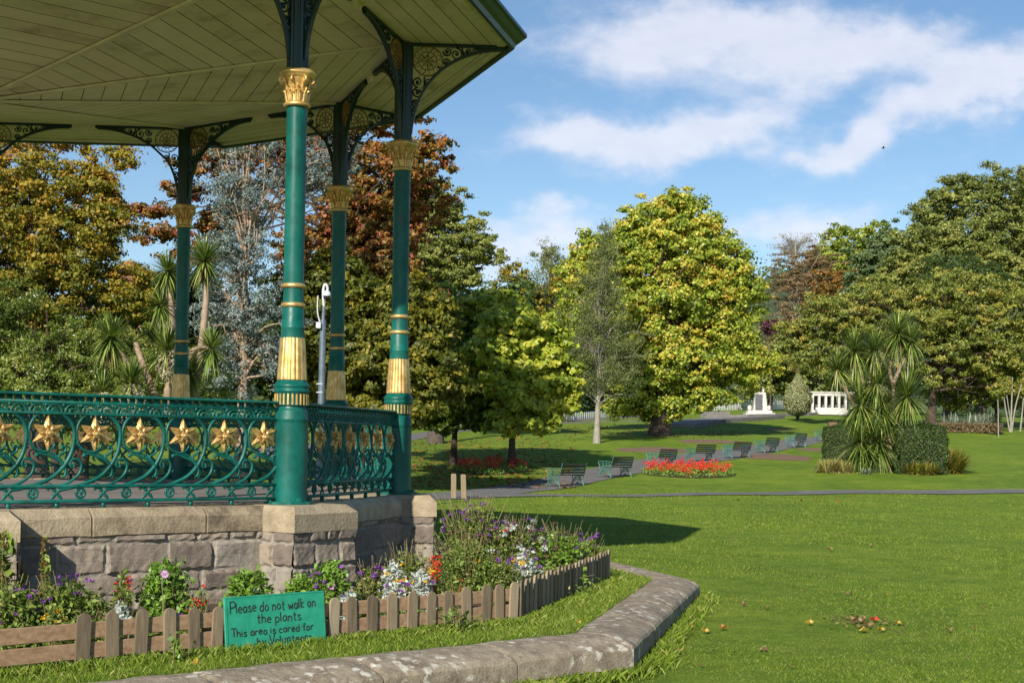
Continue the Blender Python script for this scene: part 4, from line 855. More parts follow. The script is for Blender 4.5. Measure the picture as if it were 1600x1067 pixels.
tree('orange_brown_tree','orange brown bush tree below the yellow one','tree',1300,148,[(1300,440,36,26),(1290,470,40,26)],9000,.25,M_BEECH,BARK,.2,1.,.55,group=G_BACK,base_v=.5,nl=14)
tree('blue_green_oak','dark blue green tree in the middle of the right hand woodland','tree',1375,140,[(1370,410,46,44),(1400,380,40,36),(1350,450,40,30),(1420,450,60,40),(1440,400,40,40)],50000,.28,M_OAK2,BARK,.4,1.3,.5,group=G_BACK,nl=30,wob=.24)
tree('high_domed_oak','tallest dome shaped oak at the upper right edge','tree',1530,135,[(1540,340,110,70),(1600,310,90,60),(1470,330,50,40),(1500,300,50,28),(1580,400,110,60),(1650,380,80,90),(1455,350,34,24)],90000,.28,M_OAK,BARK,.5,1.4,.45,group=G_BACK,nl=40,wob=.22,base_v=.42)
tree('mid_green_oak','rounded mid green oak in front of the tall domed one','tree',1480,125,[(1450,410,70,50),(1530,430,80,46),(1480,380,60,36),(1400,430,40,30),(1600,440,60,50)],60000,.27,M_OAK,BARK,.4,1.3,.5,group=G_BACK,nl=30,wob=.22,base_v=.5)
tree('dark_yew','dark olive yew wedged between the oak and the cherry','tree',1490,117,[(1490,420,55,28),(1470,440,40,20),(1540,435,40,20)],22000,.24,M_HEDGE,BARK,.25,.8,.6,group=G_BACK,base_v=.6,nl=10,elong=3)
tree('spreading_cherry','wide spreading cherry turning orange with low boughs behind the palms','tree',1455,66,[(1440,500,120,50),(1300,500,76,40),(1260,530,46,34),(1560,500,110,54),(1370,470,80,34),(1500,560,110,46),(1590,570,80,44),(1280,560,50,26),(1640,520,70,80),(1500,450,90,30),(1340,540,60,40)],170000,.23,M_CHER,BROWNB,.40,1.0,.5,nl=70,top=(1462,500),basepy=669,elong=1.9,droop=.25,start=.2,wob=.22,base_v=.42)
tree('purple_shrub','small purple leaved shrub showing between the maple and the cherry','shrub',1203,140,[(1203,510,12,14)],1500,.3,M_PURP,BARK,.1,.8,.7,nl=6)
tree('background_tree','olive tree closing the view behind the flax plants','tree',1560,112,[(1560,610,90,40),(1480,600,60,40),(1620,600,60,60),(1400,600,60,30)],20000,.26,M_CHER,BROWNB,.2,.9,.6,group=G_BACK,nl=20,base_v=.35)
tree('background_tree','green tree between the memorial and the cherry low down','tree',1330,150,[(1320,590,50,34),(1280,600,36,18),(1370,600,50,30)],12000,.26,M_OAK2,BROWNB,.2,.9,.6,group=G_BACK,nl=14)
def cone_shrub():
    g=at_g(1246,657); root=empty('variegated_cone_shrub',tuple(g)); s=g[1]/F; tag(root,'pale variegated shrub clipped to an egg shape near the memorial','shrub')
    m=MB(); n=14000; h=rng.random(n); z=(.10+.9*h)*(656-583)*s; r=np.sin(np.clip(h,.0,1)**.62*PI)*20*s*1.02+.12; r*=1+.06*np.sin(h*20); th=rng.random(n)*2*PI; rr=r*(.8+.22*rng.random(n))
    C=np.stack([rr*np.cos(th),rr*np.sin(th),z],-1); N=unit(np.stack([np.cos(th),np.sin(th),np.full(n,.3)],-1)+rng.normal(size=(n,3))*.6); add_leaves(m,C,.14,N,1.6,rng.random(n)); m.build('crown',M_VARI,root)
    t=MB()
    for k in range(3): a=k*2.1; tube(t,[(0,0,0),(.1*math.cos(a),.1*math.sin(a),.4),(.3*math.cos(a),.3*math.sin(a),1.2)],[.12,.09,.05],6)
    t.build('trunk',BROWNB,root)
cone_shrub()
# far wooded hillside
def woods():
    m=MB(); P=HV.reshape(-1,3); n=52000; k=rng.integers(0,len(P),2600); C0=P[k]+rng.normal(size=(2600,3))*[5,5,1.2]; q=rng.integers(0,2600,n)
    off=unit(rng.normal(size=(n,3)))*(rng.random(n)**.4)[:,None]*4.; C=C0[q]+off+np.array([0,0,2]); add_leaves(m,C,1.1,unit(off+rng.normal(size=(n,3))*.5),1.3,rng.random(2600)[q]*.6+rng.random(n)*.4)
    tag(m.build('hillside_woodland',M_OAK2),kind='stuff')
woods()
# ------------------------------------------------------------------ cabbage palms
def blades(mb,o,n,L,w,dirs=None,droop=.5,v=(0,.9),seg=4,spread=1.,upb=.25):
    d=unit(rng.normal(size=(n,3))*[1,1,spread]+[0,0,upb]) if dirs is None else dirs
    Ls=L*rng.uniform(.75,1.15,n); s=unit(np.cross(d,[0,0,1.])+1e-6); V=[]; 
    for j in range(seg+1):
        t=j/seg; P=o+d*(Ls*t)[:,None]; P=P+np.array([0,0,-1])*(droop*Ls*t**2.4*(1-.5*d[:,2]))[:,None]
        ww=w*(1-t**2)*(.6+.8*min(t*3,1))+.0008; V.append(np.stack([P-s*ww/2,P+s*ww/2],1))
    V=np.stack(V,1) # n,seg+1,2,3
    b=(np.arange(n)*(seg+1)*2)[:,None]; j=np.arange(seg)[None]*2; f=np.stack([b+j,b+j+1,b+j+3,b+j+2],-1).reshape(-1,4)
    vv=np.repeat(rng.uniform(v[0],v[1],n),seg); mb.add(V.reshape(-1,3),f,vv)
def palm(label,Y,base,stems,group,bladew=.045,name='cabbage_palm',g=None):
    """base: photo column/row of foot; stems: list of (path pts px, [head radius px, n]) """
    g=xy(base[0],Y) if g is None else g; root=empty(name,(g[0],g[1],float(TT(g[0],g[1])))); o=np.array(root.location); s=Y/F; tag(root,label,'palm',group)
    for path,rad,n,extra in stems:
        if path:
            P=[at_y(p[0],p[1],Y+(p[2] if len(p)>2 else 0))-o for p in path]
            if len(P)>1:
                t=MB(); q=smooth_path(P,4); tube(t,q,np.linspace(.095,.06,len(q)),8); t.build('trunk',PALMB,root,smooth=True)
            h=P[-1]
            m=MB(); blades(m,h,int(n*1.25),rad*s*1.1,bladew*.66,droop=.14,v=(0,.9),upb=.35); 
            blades(m,h,n//3,rad*s*1.0,bladew*.66,droop=.3,v=(.3,1),upb=-.7); m.build('crown',M_PALM,root)
            if 'k' in extra: m=MB(); blades(m,h-[0,0,.08],90,rad*s*.62,bladew*.9,droop=.2,v=(0,1),upb=-3.2,spread=.6); m.build('dead_leaf_skirt',M_SKIRT,root)
            if 's' in extra: m=MB(); c=h+np.array([.1,-.25,-.35]); nn=900; C=c+unit(rng.normal(size=(nn,3)))*(rng.random(nn)**.4)[:,None]*.32*[1,.8,1.1]; add_leaves(m,C,.07,unit(rng.normal(size=(nn,3))),2.5,rng.random(nn)); m.build('flower_spray',M_SEED,root)
    return root
GP='cabbage palms behind the bandstand'
palm('cabbage palm with the highest spiky heads rising beside the left rear column',30.5,(285,640),[([(300,640),(312,560),(322,470),(320,408)],42,230,'k'),([(290,640),(272,560),(268,480),(262,425)],36,200,'k'),([(268,560),(262,520),(250,478)],34,170,'k'),([(300,640),(305,610),(296,585)],38,170,'')],GP)
palm('cabbage palm with pale forked stem and round heads left of the rear column',29.5,(245,650),[([(248,640),(235,600),(222,565),(212,535)],6,20,''),([(242,650),(225,620),(200,570),(173,528)],46,240,'k'),([(260,650),(262,610),(272,575),(262,548)],50,230,'ks'),([(275,640),(282,600),(300,550),(330,545)],40,160,'')],GP)
palm('low cabbage palm heads with cream flower sprays just above the handrail',29,(170,660),[([(190,660),(200,640),(205,600)],44,200,'s'),([(160,660),(150,640),(160,612)],34,160,'s')],GP)
# palm bed on the lawn
gb=at_g(1385,738); YB=gb[1]
palm('tall multi stemmed cabbage palm with spiky heads in the clipped hedge island',YB,(1385,738),[
 ([(1392,740),(1392,700),(1390,650),(1396,610),(1390,575,0),(1404,540),(1402,523)],44,230,'k'),
 ([(1396,600),(1408,570),(1422,545),(1424,535)],36,170,''),
 ([(1386,735),(1388,690),(1372,640),(1370,600)],46,230,'s'),
 ([(1388,735),(1398,690),(1404,650),(1418,620)],52,260,''),
 ([(1376,730),(1360,670),(1352,610),(1340,570),(1335,548)],42,210,'k'),
 ([(1372,720),(1356,640),(1360,580),(1366,548)],38,190,'ks'),
 ([(1366,720),(1340,650),(1322,610),(1305,588),(1308,577)],36,170,''),
 ([(1380,738),(1376,715),(1372,690)],58,260,''),([(1362,738),(1352,715),(1345,692)],56,240,''),([(1386,738),(1378,700),(1360,655),(1345,632)],52,230,''),([(1380,738),(1380,680),(1376,640)],50,240,''),
 ],None,bladew=.07)
def hedge(label,c,w,d,h,rz=0.):
    root=empty('clipped_hedge',tuple(c),rz); tag(root,label,'hedge','clipped hedges around the palm island'); m=MB()
    n=int(1100*(w*h*2+d*h*2+w*d)); k=rng.random(n); P=(rng.random((n,3))-.5)*[w,d,h]; ax=rng.choice(3,n,p=np.array([d*h,w*h,w*d])/(d*h+w*h+w*d)); sg=rng.choice([-1,1],n); sg[ax==2]=1
    half=np.array([w,d,h])/2; P[np.arange(n),ax]=sg*half[ax]*(1-.06*rng.random(n)); N=np.zeros((n,3)); N[np.arange(n),ax]=sg; P+=np.array([0,0,h/2]); P+=.07*np.sin(P[:,[1,2,0]]*3.3+1)+.035*np.sin(P[:,[2,0,1]]*9)+.02*rng.normal(size=(n,3))
    add_leaves(m,P,.075,unit(N+rng.normal(size=(n,3))*.55),1.5,rng.random(n)); m.build('foliage',M_HEDGE,root)
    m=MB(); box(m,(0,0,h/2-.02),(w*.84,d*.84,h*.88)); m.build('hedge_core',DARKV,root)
s_=YB/F
hc=at_g(1440,741); hedge('dark clipped box hedge on the right side of the palm island',(hc[0],hc[1]+.7,hc[2]),82*s_,1.5,76*s_,.08)
hc=at_g(1313,718); hedge('dark clipped box hedge on the left side of the palm island',(hc[0]+.1,hc[1]+.6,hc[2]),50*hc[1]/F,1.5,52*hc[1]/F,-.2)
def clump(name,label,px,py,rpx,n,L,mat,cat='plant',droop=.6,w=.03,group=None,upb=1.2):
    c=at_g(px,py); root=empty(name,tuple(c)); tag(root,label,cat,group); m=MB(); s=c[1]/F; k=max(1,n//40)
    for _ in range(k):
        o=np.array([rng.normal()*rpx*.45*s,rng.normal()*rpx*.25*s,0]); blades(m,o,40,L,w,droop=droop,upb=upb)
    m.build('foliage',mat,root); return root
clump('golden_grass_clump','golden yellow grass clump at the left foot of the palm island',1300,738,36,1500,.85,M_YGR,droop=.6)
clump('rusty_iris_clump','green and rust coloured strappy clump at the right foot of the palm island',1478,738,28,1200,1.35,M_OGR,droop=.35,w=.045)
clump('rusty_grass_clump','low rusty brown clump in front of the right hedge',1434,741,26,1000,.8,M_OGR,droop=.6,w=.035)
clump('blue_fescue','small blue grey tuft in front of the palm stems',1350,741,12,160,.4,M_PHOR,w=.02)
clump('green_tuft','small green tuft beside the blue grey one',1372,738,14,200,.45,M_PALM,w=.02)
for lab,px,py in (('grey striped flax clump left of the fallen stakes under the cherry',1490,672),('grey striped flax clump in the middle of the far border',1520,672),('grey striped flax clump at the right end of the far border',1545,671)): clump('flax_clump',lab,px,py,16,320,1.7,M_PHOR,droop=.35,w=.07,group='flax clumps in the far border')
def low_hedge():
    a=at_g(1468,676); b=at_g(1562,677); c=(a+b)/2; w=np.linalg.norm(b-a); root=empty('brown_border_hedge',tuple(c)); tag(root,'low clipped brownish hedge under the cherry in front of the flax','hedge'); m=MB(); n=5000
    P=np.stack([(rng.random(n)-.5)*w,(rng.random(n)-.5)*1.0,rng.random(n)*.75],-1); add_leaves(m,P,.13,unit(np.array([0,-.6,.5])+rng.normal(size=(n,3))*.5),1.5,rng.random(n)*.7); m.build('foliage',M_BROWN,root)
low_hedge()
# small multi stemmed trees at the right
def stems(label,px,py,tops,group,bark=PALEB,name='young_tree'):
    g=at_g(px,py); root=empty(name,tuple(g)); o=g; m=MB()
    for i,(tx,ty,r) in enumerate(tops):
        t=at_y(tx,ty,g[1])-o; tube(m,smooth_path([(0.06*i,0,-.05),t*.5+rng.normal(size=3)*.05,t],4),np.linspace(r,r*.5,9),7)
    m.build('trunk',bark,root,smooth=True); l=MB(); t0=at_y(tops[0][0],tops[0][1],g[1])-o; crown_leaves(l,[(t0,(.7,.7,.6))],1500,.18,.4,.6); l.build('crown',M_CHER,root); tag(root,label,'tree',group)
stems('multi stemmed pale young tree at the right end of the far border',1578,675,[(1566,600,.07),(1582,590,.08),(1596,600,.08),(1572,610,.05)],'young trees at the right')
stems('single stemmed sapling standing on the right hand lawn',1560,683,[(1559,612,.05)],'young trees at the right')
stems('young tree stem at the very right edge of the lawn',1594,674,[(1600,610,.08)],'young trees at the right')
# ------------------------------------------------------------------ memorial, loggia, fence, low walls
def memorial():
    g=at_g(1186,649); Y=g[1]; s=Y/F; root=empty('war_memorial',tuple(g)); tag(root,'white stone memorial with cross and dark inscription panels near the maple','memorial')
    m=MB(); box(m,(0,0,.12),(46*s,1.6,.24)); box(m,(0,.1,.36),(38*s,1.3,.26)); m.build('plinth',WHITE,root)
    m=MB(); 
    V=[(-10*s,-.45,.49),(12*s,-.45,.49),(12*s,.45,.49),(-10*s,.45,.49),(-6.5*s,-.3,2.3),(9*s,-.3,2.3),(9*s,.3,2.3),(-6.5*s,.3,2.3)]; m.add(V,[[0,1,5,4],[1,2,6,5],[2,3,7,6],[3,0,4,7],[4,5,6,7],[0,3,2,1]]); 
    for sx in (-1,1): box(m,(sx*15*s,0,.75),(6*s,.5,.5),bev=.1)
    m.build('stone_block',WHITE,root)
    m=MB(); box(m,(-2*s,-.47,1.55),(11*s,.06,1.1)); m.build('inscription_panel',GREYP,root)
    m=MB(); box(m,(-2*s,-.53,.78),(11*s,.06,.42)); m.build('inscription_panel',GREYP,root)
    m=MB(); box(m,(6*s,0,2.9),(.16,.16,1.3)); box(m,(6*s,0,3.15),(.6,.14,.14)); m.build('cross',WHITE,root)
memorial()
def loggia():
    c=at_g(1300,648); s=c[1]/F; g=np.array(c); root=empty('garden_shelter',tuple(g)); tag(root,'long white open fronted shelter with square openings behind the cone shrub','shelter'); W=62*s
    m=MB(); box(m,(0,0,32*s),(W,.4,5*s)); 
    for k in range(7): box(m,(-W/2+k*W/6,0,15*s),(3.4*s,.4,30*s-.02))
    box(m,(0,-.02,3*s),(W-.02,.5,8*s)); m.build('frontage',WHITE,root)
    m=MB(); box(m,(0,1.4,15*s),(W*.98,.2,28*s)); m.build('back_wall',GREYP,root)
    m=MB(); box(m,(0,.8,35*s),(W+.4,2.2,.12)); m.build('roof',WHITE,root)
    m=MB()
    for k in range(4): box(m,(-8*s,-1.2-.5*k,.35-.12*k),(44*s,.5,.7-.2*k)); 
    m.build('front_steps',WHITE,root)
loggia()
def paling(label,p0,p1,n,h=1.0,group='white fences at the back'):
    a=at_g(*p0); b=at_g(*p1); root=empty('white_fence',tuple(a)); tag(root,label,'fence',group); d=b-a; L_=np.linalg.norm(d[:2]); ang=math.atan2(d[1],d[0])
    m=MB()
    for k in range(n): p=d*(k+.5)/n; box(m,(p[0],p[1],p[2]+h*.45),(.10,.04,h*.9),rz=ang)
    m.build('pales',PALING,root); m=MB()
    for z in (.3,.75):
        V=[]; 
        for e in (np.zeros(3),d):
            for y,zz in ((0,-.05),(.05,-.05),(.05,.05),(0,.05)): V.append((e[0]-math.sin(ang)*y,e[1]+math.cos(ang)*y,e[2]+h*z+zz))
        m.add(V,[[0,1,5,4],[1,2,6,5],[2,3,7,6],[3,0,4,7]])
    m.build('fence_rail',PALING,root)
paling('white picket fence running behind the memorial',(1160,641),(1232,639),34,1.3)
paling('white picket fence behind the cone shrub',(1196,640),(1262,637),28,1.3)
paling('long low white fence beside the rear path left of the slim tree',(880,657),(965,650),26,.65)
paling('white fence seen under the left boughs of the maple',(1035,643),(1165,640),50,1.2)
def lowwall(name,label,P,h,w,mat=PAVE,cat='wall',lift=0.):
    Q=[at_g(*p) for p in P]; o=Q[0]; root=None; m=MB()
    for a,b in zip(Q[:-1],Q[1:]):
        d=b-a; L_=np.linalg.norm(d[:2]); ang=math.atan2(d[1],d[0]); n=np.array([-math.sin(ang),math.cos(ang),0])*w/2; V=[]
        for e in (a,b):
            for sgn in (-1,1):
                for z in (-.2,h): V.append(e-o+n*sgn+[0,0,z])
        m.add(V,[[0,1,5,4],[2,6,7,3],[1,3,7,5],[0,2,3,1],[4,5,7,6]])
    ob=m.build(name,mat,loc=tuple(o)); return tag(ob,label,cat)
lowwall('stone_edging','long dark stone edging leading from the maple trunk toward the memorial',((1062,668),(1110,660),(1205,654)),.30,2.6)
lowwall('stone_block_seat','dark stone block under the lowest maple boughs',((1101,653),(1134,653)),.6,1.4)
lowwall('paved_terrace','pale paved terrace edge in front of the shelter and cone shrub',((1150,652),(1245,649),(1290,646)),.22,2.4,PAVE,'terrace')
lowwall('white_kerb','thin white kerb line across the lawn beneath the maple',((860,662),(1010,658),(1100,655)),.10,.25,PAVE,'kerb')
def bank():
    c=at_g(1300,676); m=MB(); n=16; s=c[1]/F
    def Pf(u,v): 
        x=(u-.5)*60*s+c[0]+3; y=c[1]+v*9-1.5; prof=np.sin(np.clip(v,0,1)*PI)*1.9*np.clip(u*1.8,0,1)**1.2; return np.stack([x,y,TT(x,y)+prof-.03],-1)
    grid_sheet(m,Pf,20,16); tag(m.build('grass_bank',LAWN,smooth=True),kind='structure')
bank()
def ramp_wall():
    g=at_g(1300,672); s=g[1]/F; root=empty('stone_stair',tuple(g+[0,.2,0])); tag(root,'weathered stone stair cheek and steps on the bank left of the palms','steps')
    m=MB(); box(m,(-3*s,-.2,2*s),(8*s,.8,9*s),bev=.05); m.build('newel_block',PAVE,root)
    m=MB()
    for k in range(6): box(m,((5+k*2.2)*s,.5+k*.5,(1+k*1.1)*s),(13*s,.6,(3+2.4*k)*s))
    m.build('steps',BSOIL,root)
ramp_wall()
# brick house glimpsed between trees
def house():
    g=xy(214,95); root=empty('brick_house',tuple(g)); tag(root,'red brick house glimpsed through the trees at the left','house'); s=95/F; top=at_y(222,437,95)[2]-g[2]
    m=MB(); box(m,(0,0,top/2),(2.4,6,top)); m.build('wall',BRICK,root)
    m=MB(); V=[(-1.4,-3.2,top),(1.4,-3.2,top),(1.4,3.2,top),(-1.4,3.2,top),(-1.4,0,top+.6),(1.4,0,top+.6)]; m.add(V,[[0,1,5,4],[2,3,4,5],[0,4,3],[1,2,5],[0,3,2,1]]); rf=m.build('roof',GREYP,root)
    m=MB(); box(m,(-.5,-.8,top+.5),(.8,.8,1.2)); m.build('chimney',BRICK,rf)
    for x in (-.7,.7): m=MB(); box(m,(x,-3.02,top-1.6),(.7,.08,1.2)); m.build('window',WHITE,root)
house()
# ------------------------------------------------------------------ benches
def bench_end():
    m=MB(); t=lambda L,r0,r1=None,k=3: tube(m,smooth_path([(x,0,z) for x,z in L],k) if len(L)>2 else np.array([(x,0,z) for x,z in L]),np.linspace(r0,r1 or r0,((len(L)-1)*k+1) if len(L)>2 else 2),5,flat=1.,flat_axis=AX)
    # x = from back (0) to front (.6)
    t([(.02,0),(.07,.14),(.09,.28),(.05,.42),(.0,.62),(-.07,.84)],.022,.016); t([(.60,0),(.53,.12),(.50,.25),(.53,.38),(.56,.5),(.60,.60),(.57,.65),(.52,.63)],.022,.018)
    t([(.09,.40),(.30,.38),(.52,.41)],.02); t([(.02,.60),(.20,.64),(.40,.64),(.57,.65)],.02)
    t([(.05,.06),(.18,.20),(.31,.25),(.44,.20),(.56,.06)],.016); t([(.12,.24),(.31,.33),(.50,.24)],.014)
    for c in ((.18,.52),(.32,.52),(.45,.53)): 
        tube(m,[(c[0]+.055*math.cos(a),0,c[1]+.055*math.sin(a)) for a in np.arange(10)*2*PI/10],.013,4,closed=True,flat_axis=AX)
    for c in ((.24,.30),(.38,.30),(.31,.14)): tube(m,spiral(c[0],c[1],.045,1.2,0),.012,4,flat_axis=AX)
    for a,b in (((.11,.4),(.13,.6)),((.25,.4),(.25,.62)),((.39,.4),(.39,.62)),((.2,.2),(.2,.38)),((.42,.2),(.42,.38))): t([a,b],.011)
    return m
def bench_parts(L_=1.55):
    e=bench_end(); seat=MB(); back=MB()
    for k in range(6): box(seat,(.10+k*.078,L_/2,.415+.006*math.sin(k)),(.062,L_-.04,.024),bev=.004)
    for k in range(4): z=.50+k*.095; x=.045-(z-.42)*.25; box(back,(x,L_/2,z),(.022,L_+.02,.072),bev=.004)
    return e,seat,back
be,bs,bb=bench_parts(1.65); 
EM={'g':be.mesh('bench_end',BENCHG),'b':be.mesh('bench_end',BENCHB)}; SM=bs.mesh('seat',BENCHW); BM=bb.mesh('backrest',BENCHW)
BL=['nearest green ended park bench at the left end of the row on the path','second park bench from the left end of the row with green ends','park bench with blue green ends just left above the red flower bed','park bench with pale green ends directly behind the middle of the red flower bed',
    'park bench with pale blue green ends right of the red flower bed','park bench with strong green ends third from the far end of the row','park bench with pale blue green ends second from the far end of the row','farthest park bench half hidden by the left clipped hedge']
bp=[(876,762,'g'),(956,748.5,'g'),(1029,733,'b'),(1087,722.5,'g'),(1145,718,'b'),(1196,708.5,'g'),(1242,700,'b'),(1287,690.5,'g')]
bw=[at_g(x,y) for x,y,_ in bp]
for i,((x,y,c),p) in enumerate(zip(bp,bw)):
    d=(bw[min(i+1,7)]-bw[max(i-1,0)])[:2]; ang=math.atan2(d[1],d[0])-PI/2-R_(10)
    z=float(TT(p[0],p[1]))+.03; r=empty('park_bench',(p[0],p[1],z),ang+0); tag(r,BL[i],'bench','benches along the path')
    # local: y along the bench, x = seat front -> must face away from the camera side (left)
    for yy in (0,1.65): inst('bench_end',EM[c],r,(0,yy,0),0,(-1,1,1))
    inst('seat',SM,r,(0,0,0),0,(-1,1,1)); inst('backrest',BM,r,(0,0,0),0,(-1,1,1))
# two wooden stakes
for lab,px,py,h,t in (('left of the two short wooden stakes by the path',709,779,39,-.02),('right of the two short wooden stakes by the path leaning slightly',725,779,38,-.05)):
    g=at_g(px,py); m=MB(); s=g[1]/F; V=[]; w=8*s/2; 
    for z,ww in ((-.1,w),(h*s-.03,w),(h*s,w*.7)):
        for a,b in ((-1,-1),(1,-1),(1,1),(-1,1)): V.append((a*ww+z*t,b*ww,z))
    m.add(V,[[0,1,5,4],[1,2,6,5],[2,3,7,6],[3,0,4,7],[4,5,9,8],[5,6,10,9],[6,7,11,10],[7,4,8,11],[8,9,10,11]]); tag(m.build('wooden_stake',WOOD,loc=tuple(g)),lab,'post','wooden stakes by the path')
# camera lamp post behind the bandstand
def cctv():
    Y=27; g=xy(500,Y); root=empty('camera_post',tuple(g)); tag(root,'slim grey post with a dome security camera behind the bandstand','post'); o=g
    t=MB(); top=at_y(505,500,Y)-o; tube(t,[(0,0,0),(top[0]*.2,0,.3),(top[0]*.7,0,top[2]*.7),top],[.10,.085,.07,.065],10); tube(t,[top,at_y(506,478,Y)-o],.035,8); t.build('pole',STEEL,root,smooth=True)
    for z in (600,613): t=MB(); c=at_y(500.5,z,Y)-o; lathe(t,[(.075,-.012),(.085,-.01),(.085,.01),(.075,.012)],14); t.build('pole_band',WPLAS,root,loc=tuple(c))
    t=MB(); P=[at_y(x,y,Y)-o for x,y in ((506,480),(505,460),(506,448),(509,444),(512,450),(511,456))]; tube(t,smooth_path(P,3),.028,8); 
    P=[at_y(x,y,Y)-o for x,y in ((499.5,502),(496.5,490),(496,475),(497,462))]; tube(t,smooth_path(P,3),.014,6); t.build('bracket_arm',WPLAS,root,smooth=True)
    t=MB(); box(t,at_y(499,509,Y)-o+[0,-.08,0],(.10,.12,.13),bev=.01); t.build('junction_box',WPLAS,root)
    t=MB(); lathe(t,[(.02,.10),(.06,.09),(.085,.04),(.09,0),(.085,-.01)],16); c=at_y(510.5,462,Y)-o; h=t.build('camera_housing',WPLAS,root,loc=tuple(c),smooth=True)
    t=MB(); lathe(t,[(.012,-.10),(.045,-.085),(.07,-.05),(.076,-.01)],16); t.build('camera_dome',BPLAS,h,smooth=True)
cctv()
# ------------------------------------------------------------------ flowers
def flmat(name,c0,c1): return leafmat(name,[(0,c0),(1,c1)],.5,.25,.3)
F_RED=flmat('red_petal',(.45,.008,.006),(.85,.06,.03)); F_PUR=flmat('purple_petal',(.13,.025,.26),(.32,.09,.48)); F_WHI=flmat('silver_leaf',(.30,.35,.31),(.66,.69,.66)); F_YEL=flmat('yellow_petal',(.75,.35,.01),(.85,.6,.03)); F_PINK=flmat('pink_petal',(.55,.22,.55),(.8,.5,.75)); F_DPK=flmat('faded_flower_head',(.10,.05,.06),(.22,.12,.10)); F_AMA=flmat('brown_seed_spike',(.13,.07,.02),(.32,.20,.06))
M_BED=leafmat('bedding_leaf',[(0,(.04,.065,.012)),(.5,(.10,.155,.025)),(.9,(.20,.26,.05)),(1,(.30,.26,.09))],.5,.3,.35,gain=1.3); M_BUSH=leafmat('bright_bush_leaf',[(0,(.05,.10,.012)),(.5,(.12,.22,.025)),(1,(.22,.36,.05))],.4,.3,.5,gain=1.2); M_STEM=flmat('dry_stem',(.12,.13,.04),(.30,.24,.11))
def plant(name,label,px,Y,toppy,wpx,leaf=None,nleaf=0,lsize=.035,flowers=(),stems_n=0,group=None,cat='plant',base_z=ZV,elong=1.9,hmin=0.,sph=.5,prof='bush'):
    p=at_y(px,700,Y); tz=at_y(px,toppy,Y)[2]; H=tz-base_z; s=Y/F; w=wpx*s/2; root=empty(name,(p[0],Y,base_z)); tag(root,label,cat,group)
    if nleaf:
        m=MB(); h=rng.random(nleaf)**.8; hh=hmin+h*(1-hmin); rw=w*(1.05*np.sqrt(np.clip(1-(hh*.95)**2,0,1))) if prof=='bush' else w*np.ones(nleaf)
        th=rng.random(nleaf)*2*PI; rr=rw*np.sqrt(rng.random(nleaf)); nc=max(3,int(nleaf/60)); cc=rng.normal(size=(nc,3))*[w*.15,w*.15,H*.06]; k=rng.integers(0,nc,nleaf)
        C=np.stack([rr*np.cos(th),rr*np.sin(th)*.8,hh*H*(.80 if stems_n>19 else .95)],-1)+cc[k]; C[:,2]=np.maximum(C[:,2],.01); add_leaves(m,C,lsize,unit(rng.normal(size=(nleaf,3))*.8+[0,-.15,.7]),elong,rng.random(nleaf)*.8+rng.random(nc)[k]*.3); m.build('foliage',leaf,root)
    if stems_n:
        m=MB()
        for _ in range(int(stems_n*1.4)):
            a=rng.random()*2*PI; r0=w*.35*rng.random(); e=np.array([w*math.cos(a)*rng.random()*1.15,w*math.sin(a)*rng.random()*.8,H*rng.uniform(.6,1.12)]); tube(m,smooth_path([(r0*math.cos(a),r0*math.sin(a),0),e*.5+rng.normal(size=3)*.02,e],3),np.linspace(.0045,.002,7),4,cap=False,a=rng.random())
        m.build('stems',M_STEM,root)
    for mat,nf,fs,kind in flowers:
        m=MB()
        for _ in range(nf):
            a=rng.random()*2*PI; q=rng.random()**.5; c=np.array([w*q*math.cos(a),w*q*math.sin(a)*.8,H*(rng.uniform(.62,1.08)*math.sqrt(max(.2,1-.45*q*q)))])
            if kind=='cluster': fs2=fs*1.2; nn=22; C=c+rng.normal(size=(nn,3))*fs2*.42*[1,1,.7]; add_leaves(m,C,fs2*.62,unit(rng.normal(size=(nn,3))+[0,-.5,.5]),1.2,rng.random(nn))
            elif kind=='tall': c=np.array([rng.normal()*.01,rng.normal()*.01,H*.62]); nn=420; t=rng.random(nn); C=c+np.stack([rng.normal(size=nn)*fs*(.55-.4*t),rng.normal(size=nn)*fs*(.55-.4*t),(t-.5)*H*.76],-1); add_leaves(m,C,fs*.5,unit(rng.normal(size=(nn,3))+[0,-.5,.2]),1.3,rng.random(nn))
            elif kind=='spike': nn=36; C=c+np.stack([rng.normal(size=nn)*fs*.35,rng.normal(size=nn)*fs*.35,rng.uniform(-1.6,1.2,nn)*fs*1.6],-1); add_leaves(m,C,fs*.6,unit(rng.normal(size=(nn,3))+[0,-.5,.2]),1.3,rng.random(nn))
            elif kind=='daisy':
                nn=14; N0=unit(np.array([rng.normal()*.25,-.8,.5])); t1=unit(np.cross(N0,[0,0,1.])); t2=np.cross(N0,t1); ang=np.arange(nn)*2*PI/nn
                D=np.cos(ang)[:,None]*t1+np.sin(ang)[:,None]*t2; S=np.cross(np.tile(N0,(nn,1)),D); V=np.stack([c+D*fs*.15-S*fs*.05,c+D*fs*.6-S*fs*.13,c+D*fs+N0*.1*fs,c+D*fs*.6+S*fs*.13],1); m.add(V.reshape(-1,3),np.arange(nn*4).reshape(-1,4),rng.random(nn))
                lathe_ball(m,c+N0*.004,fs*.16,n=6)
        m.build('flowers',mat,root)
    return root
GBED='plants in the bandstand flower bed'
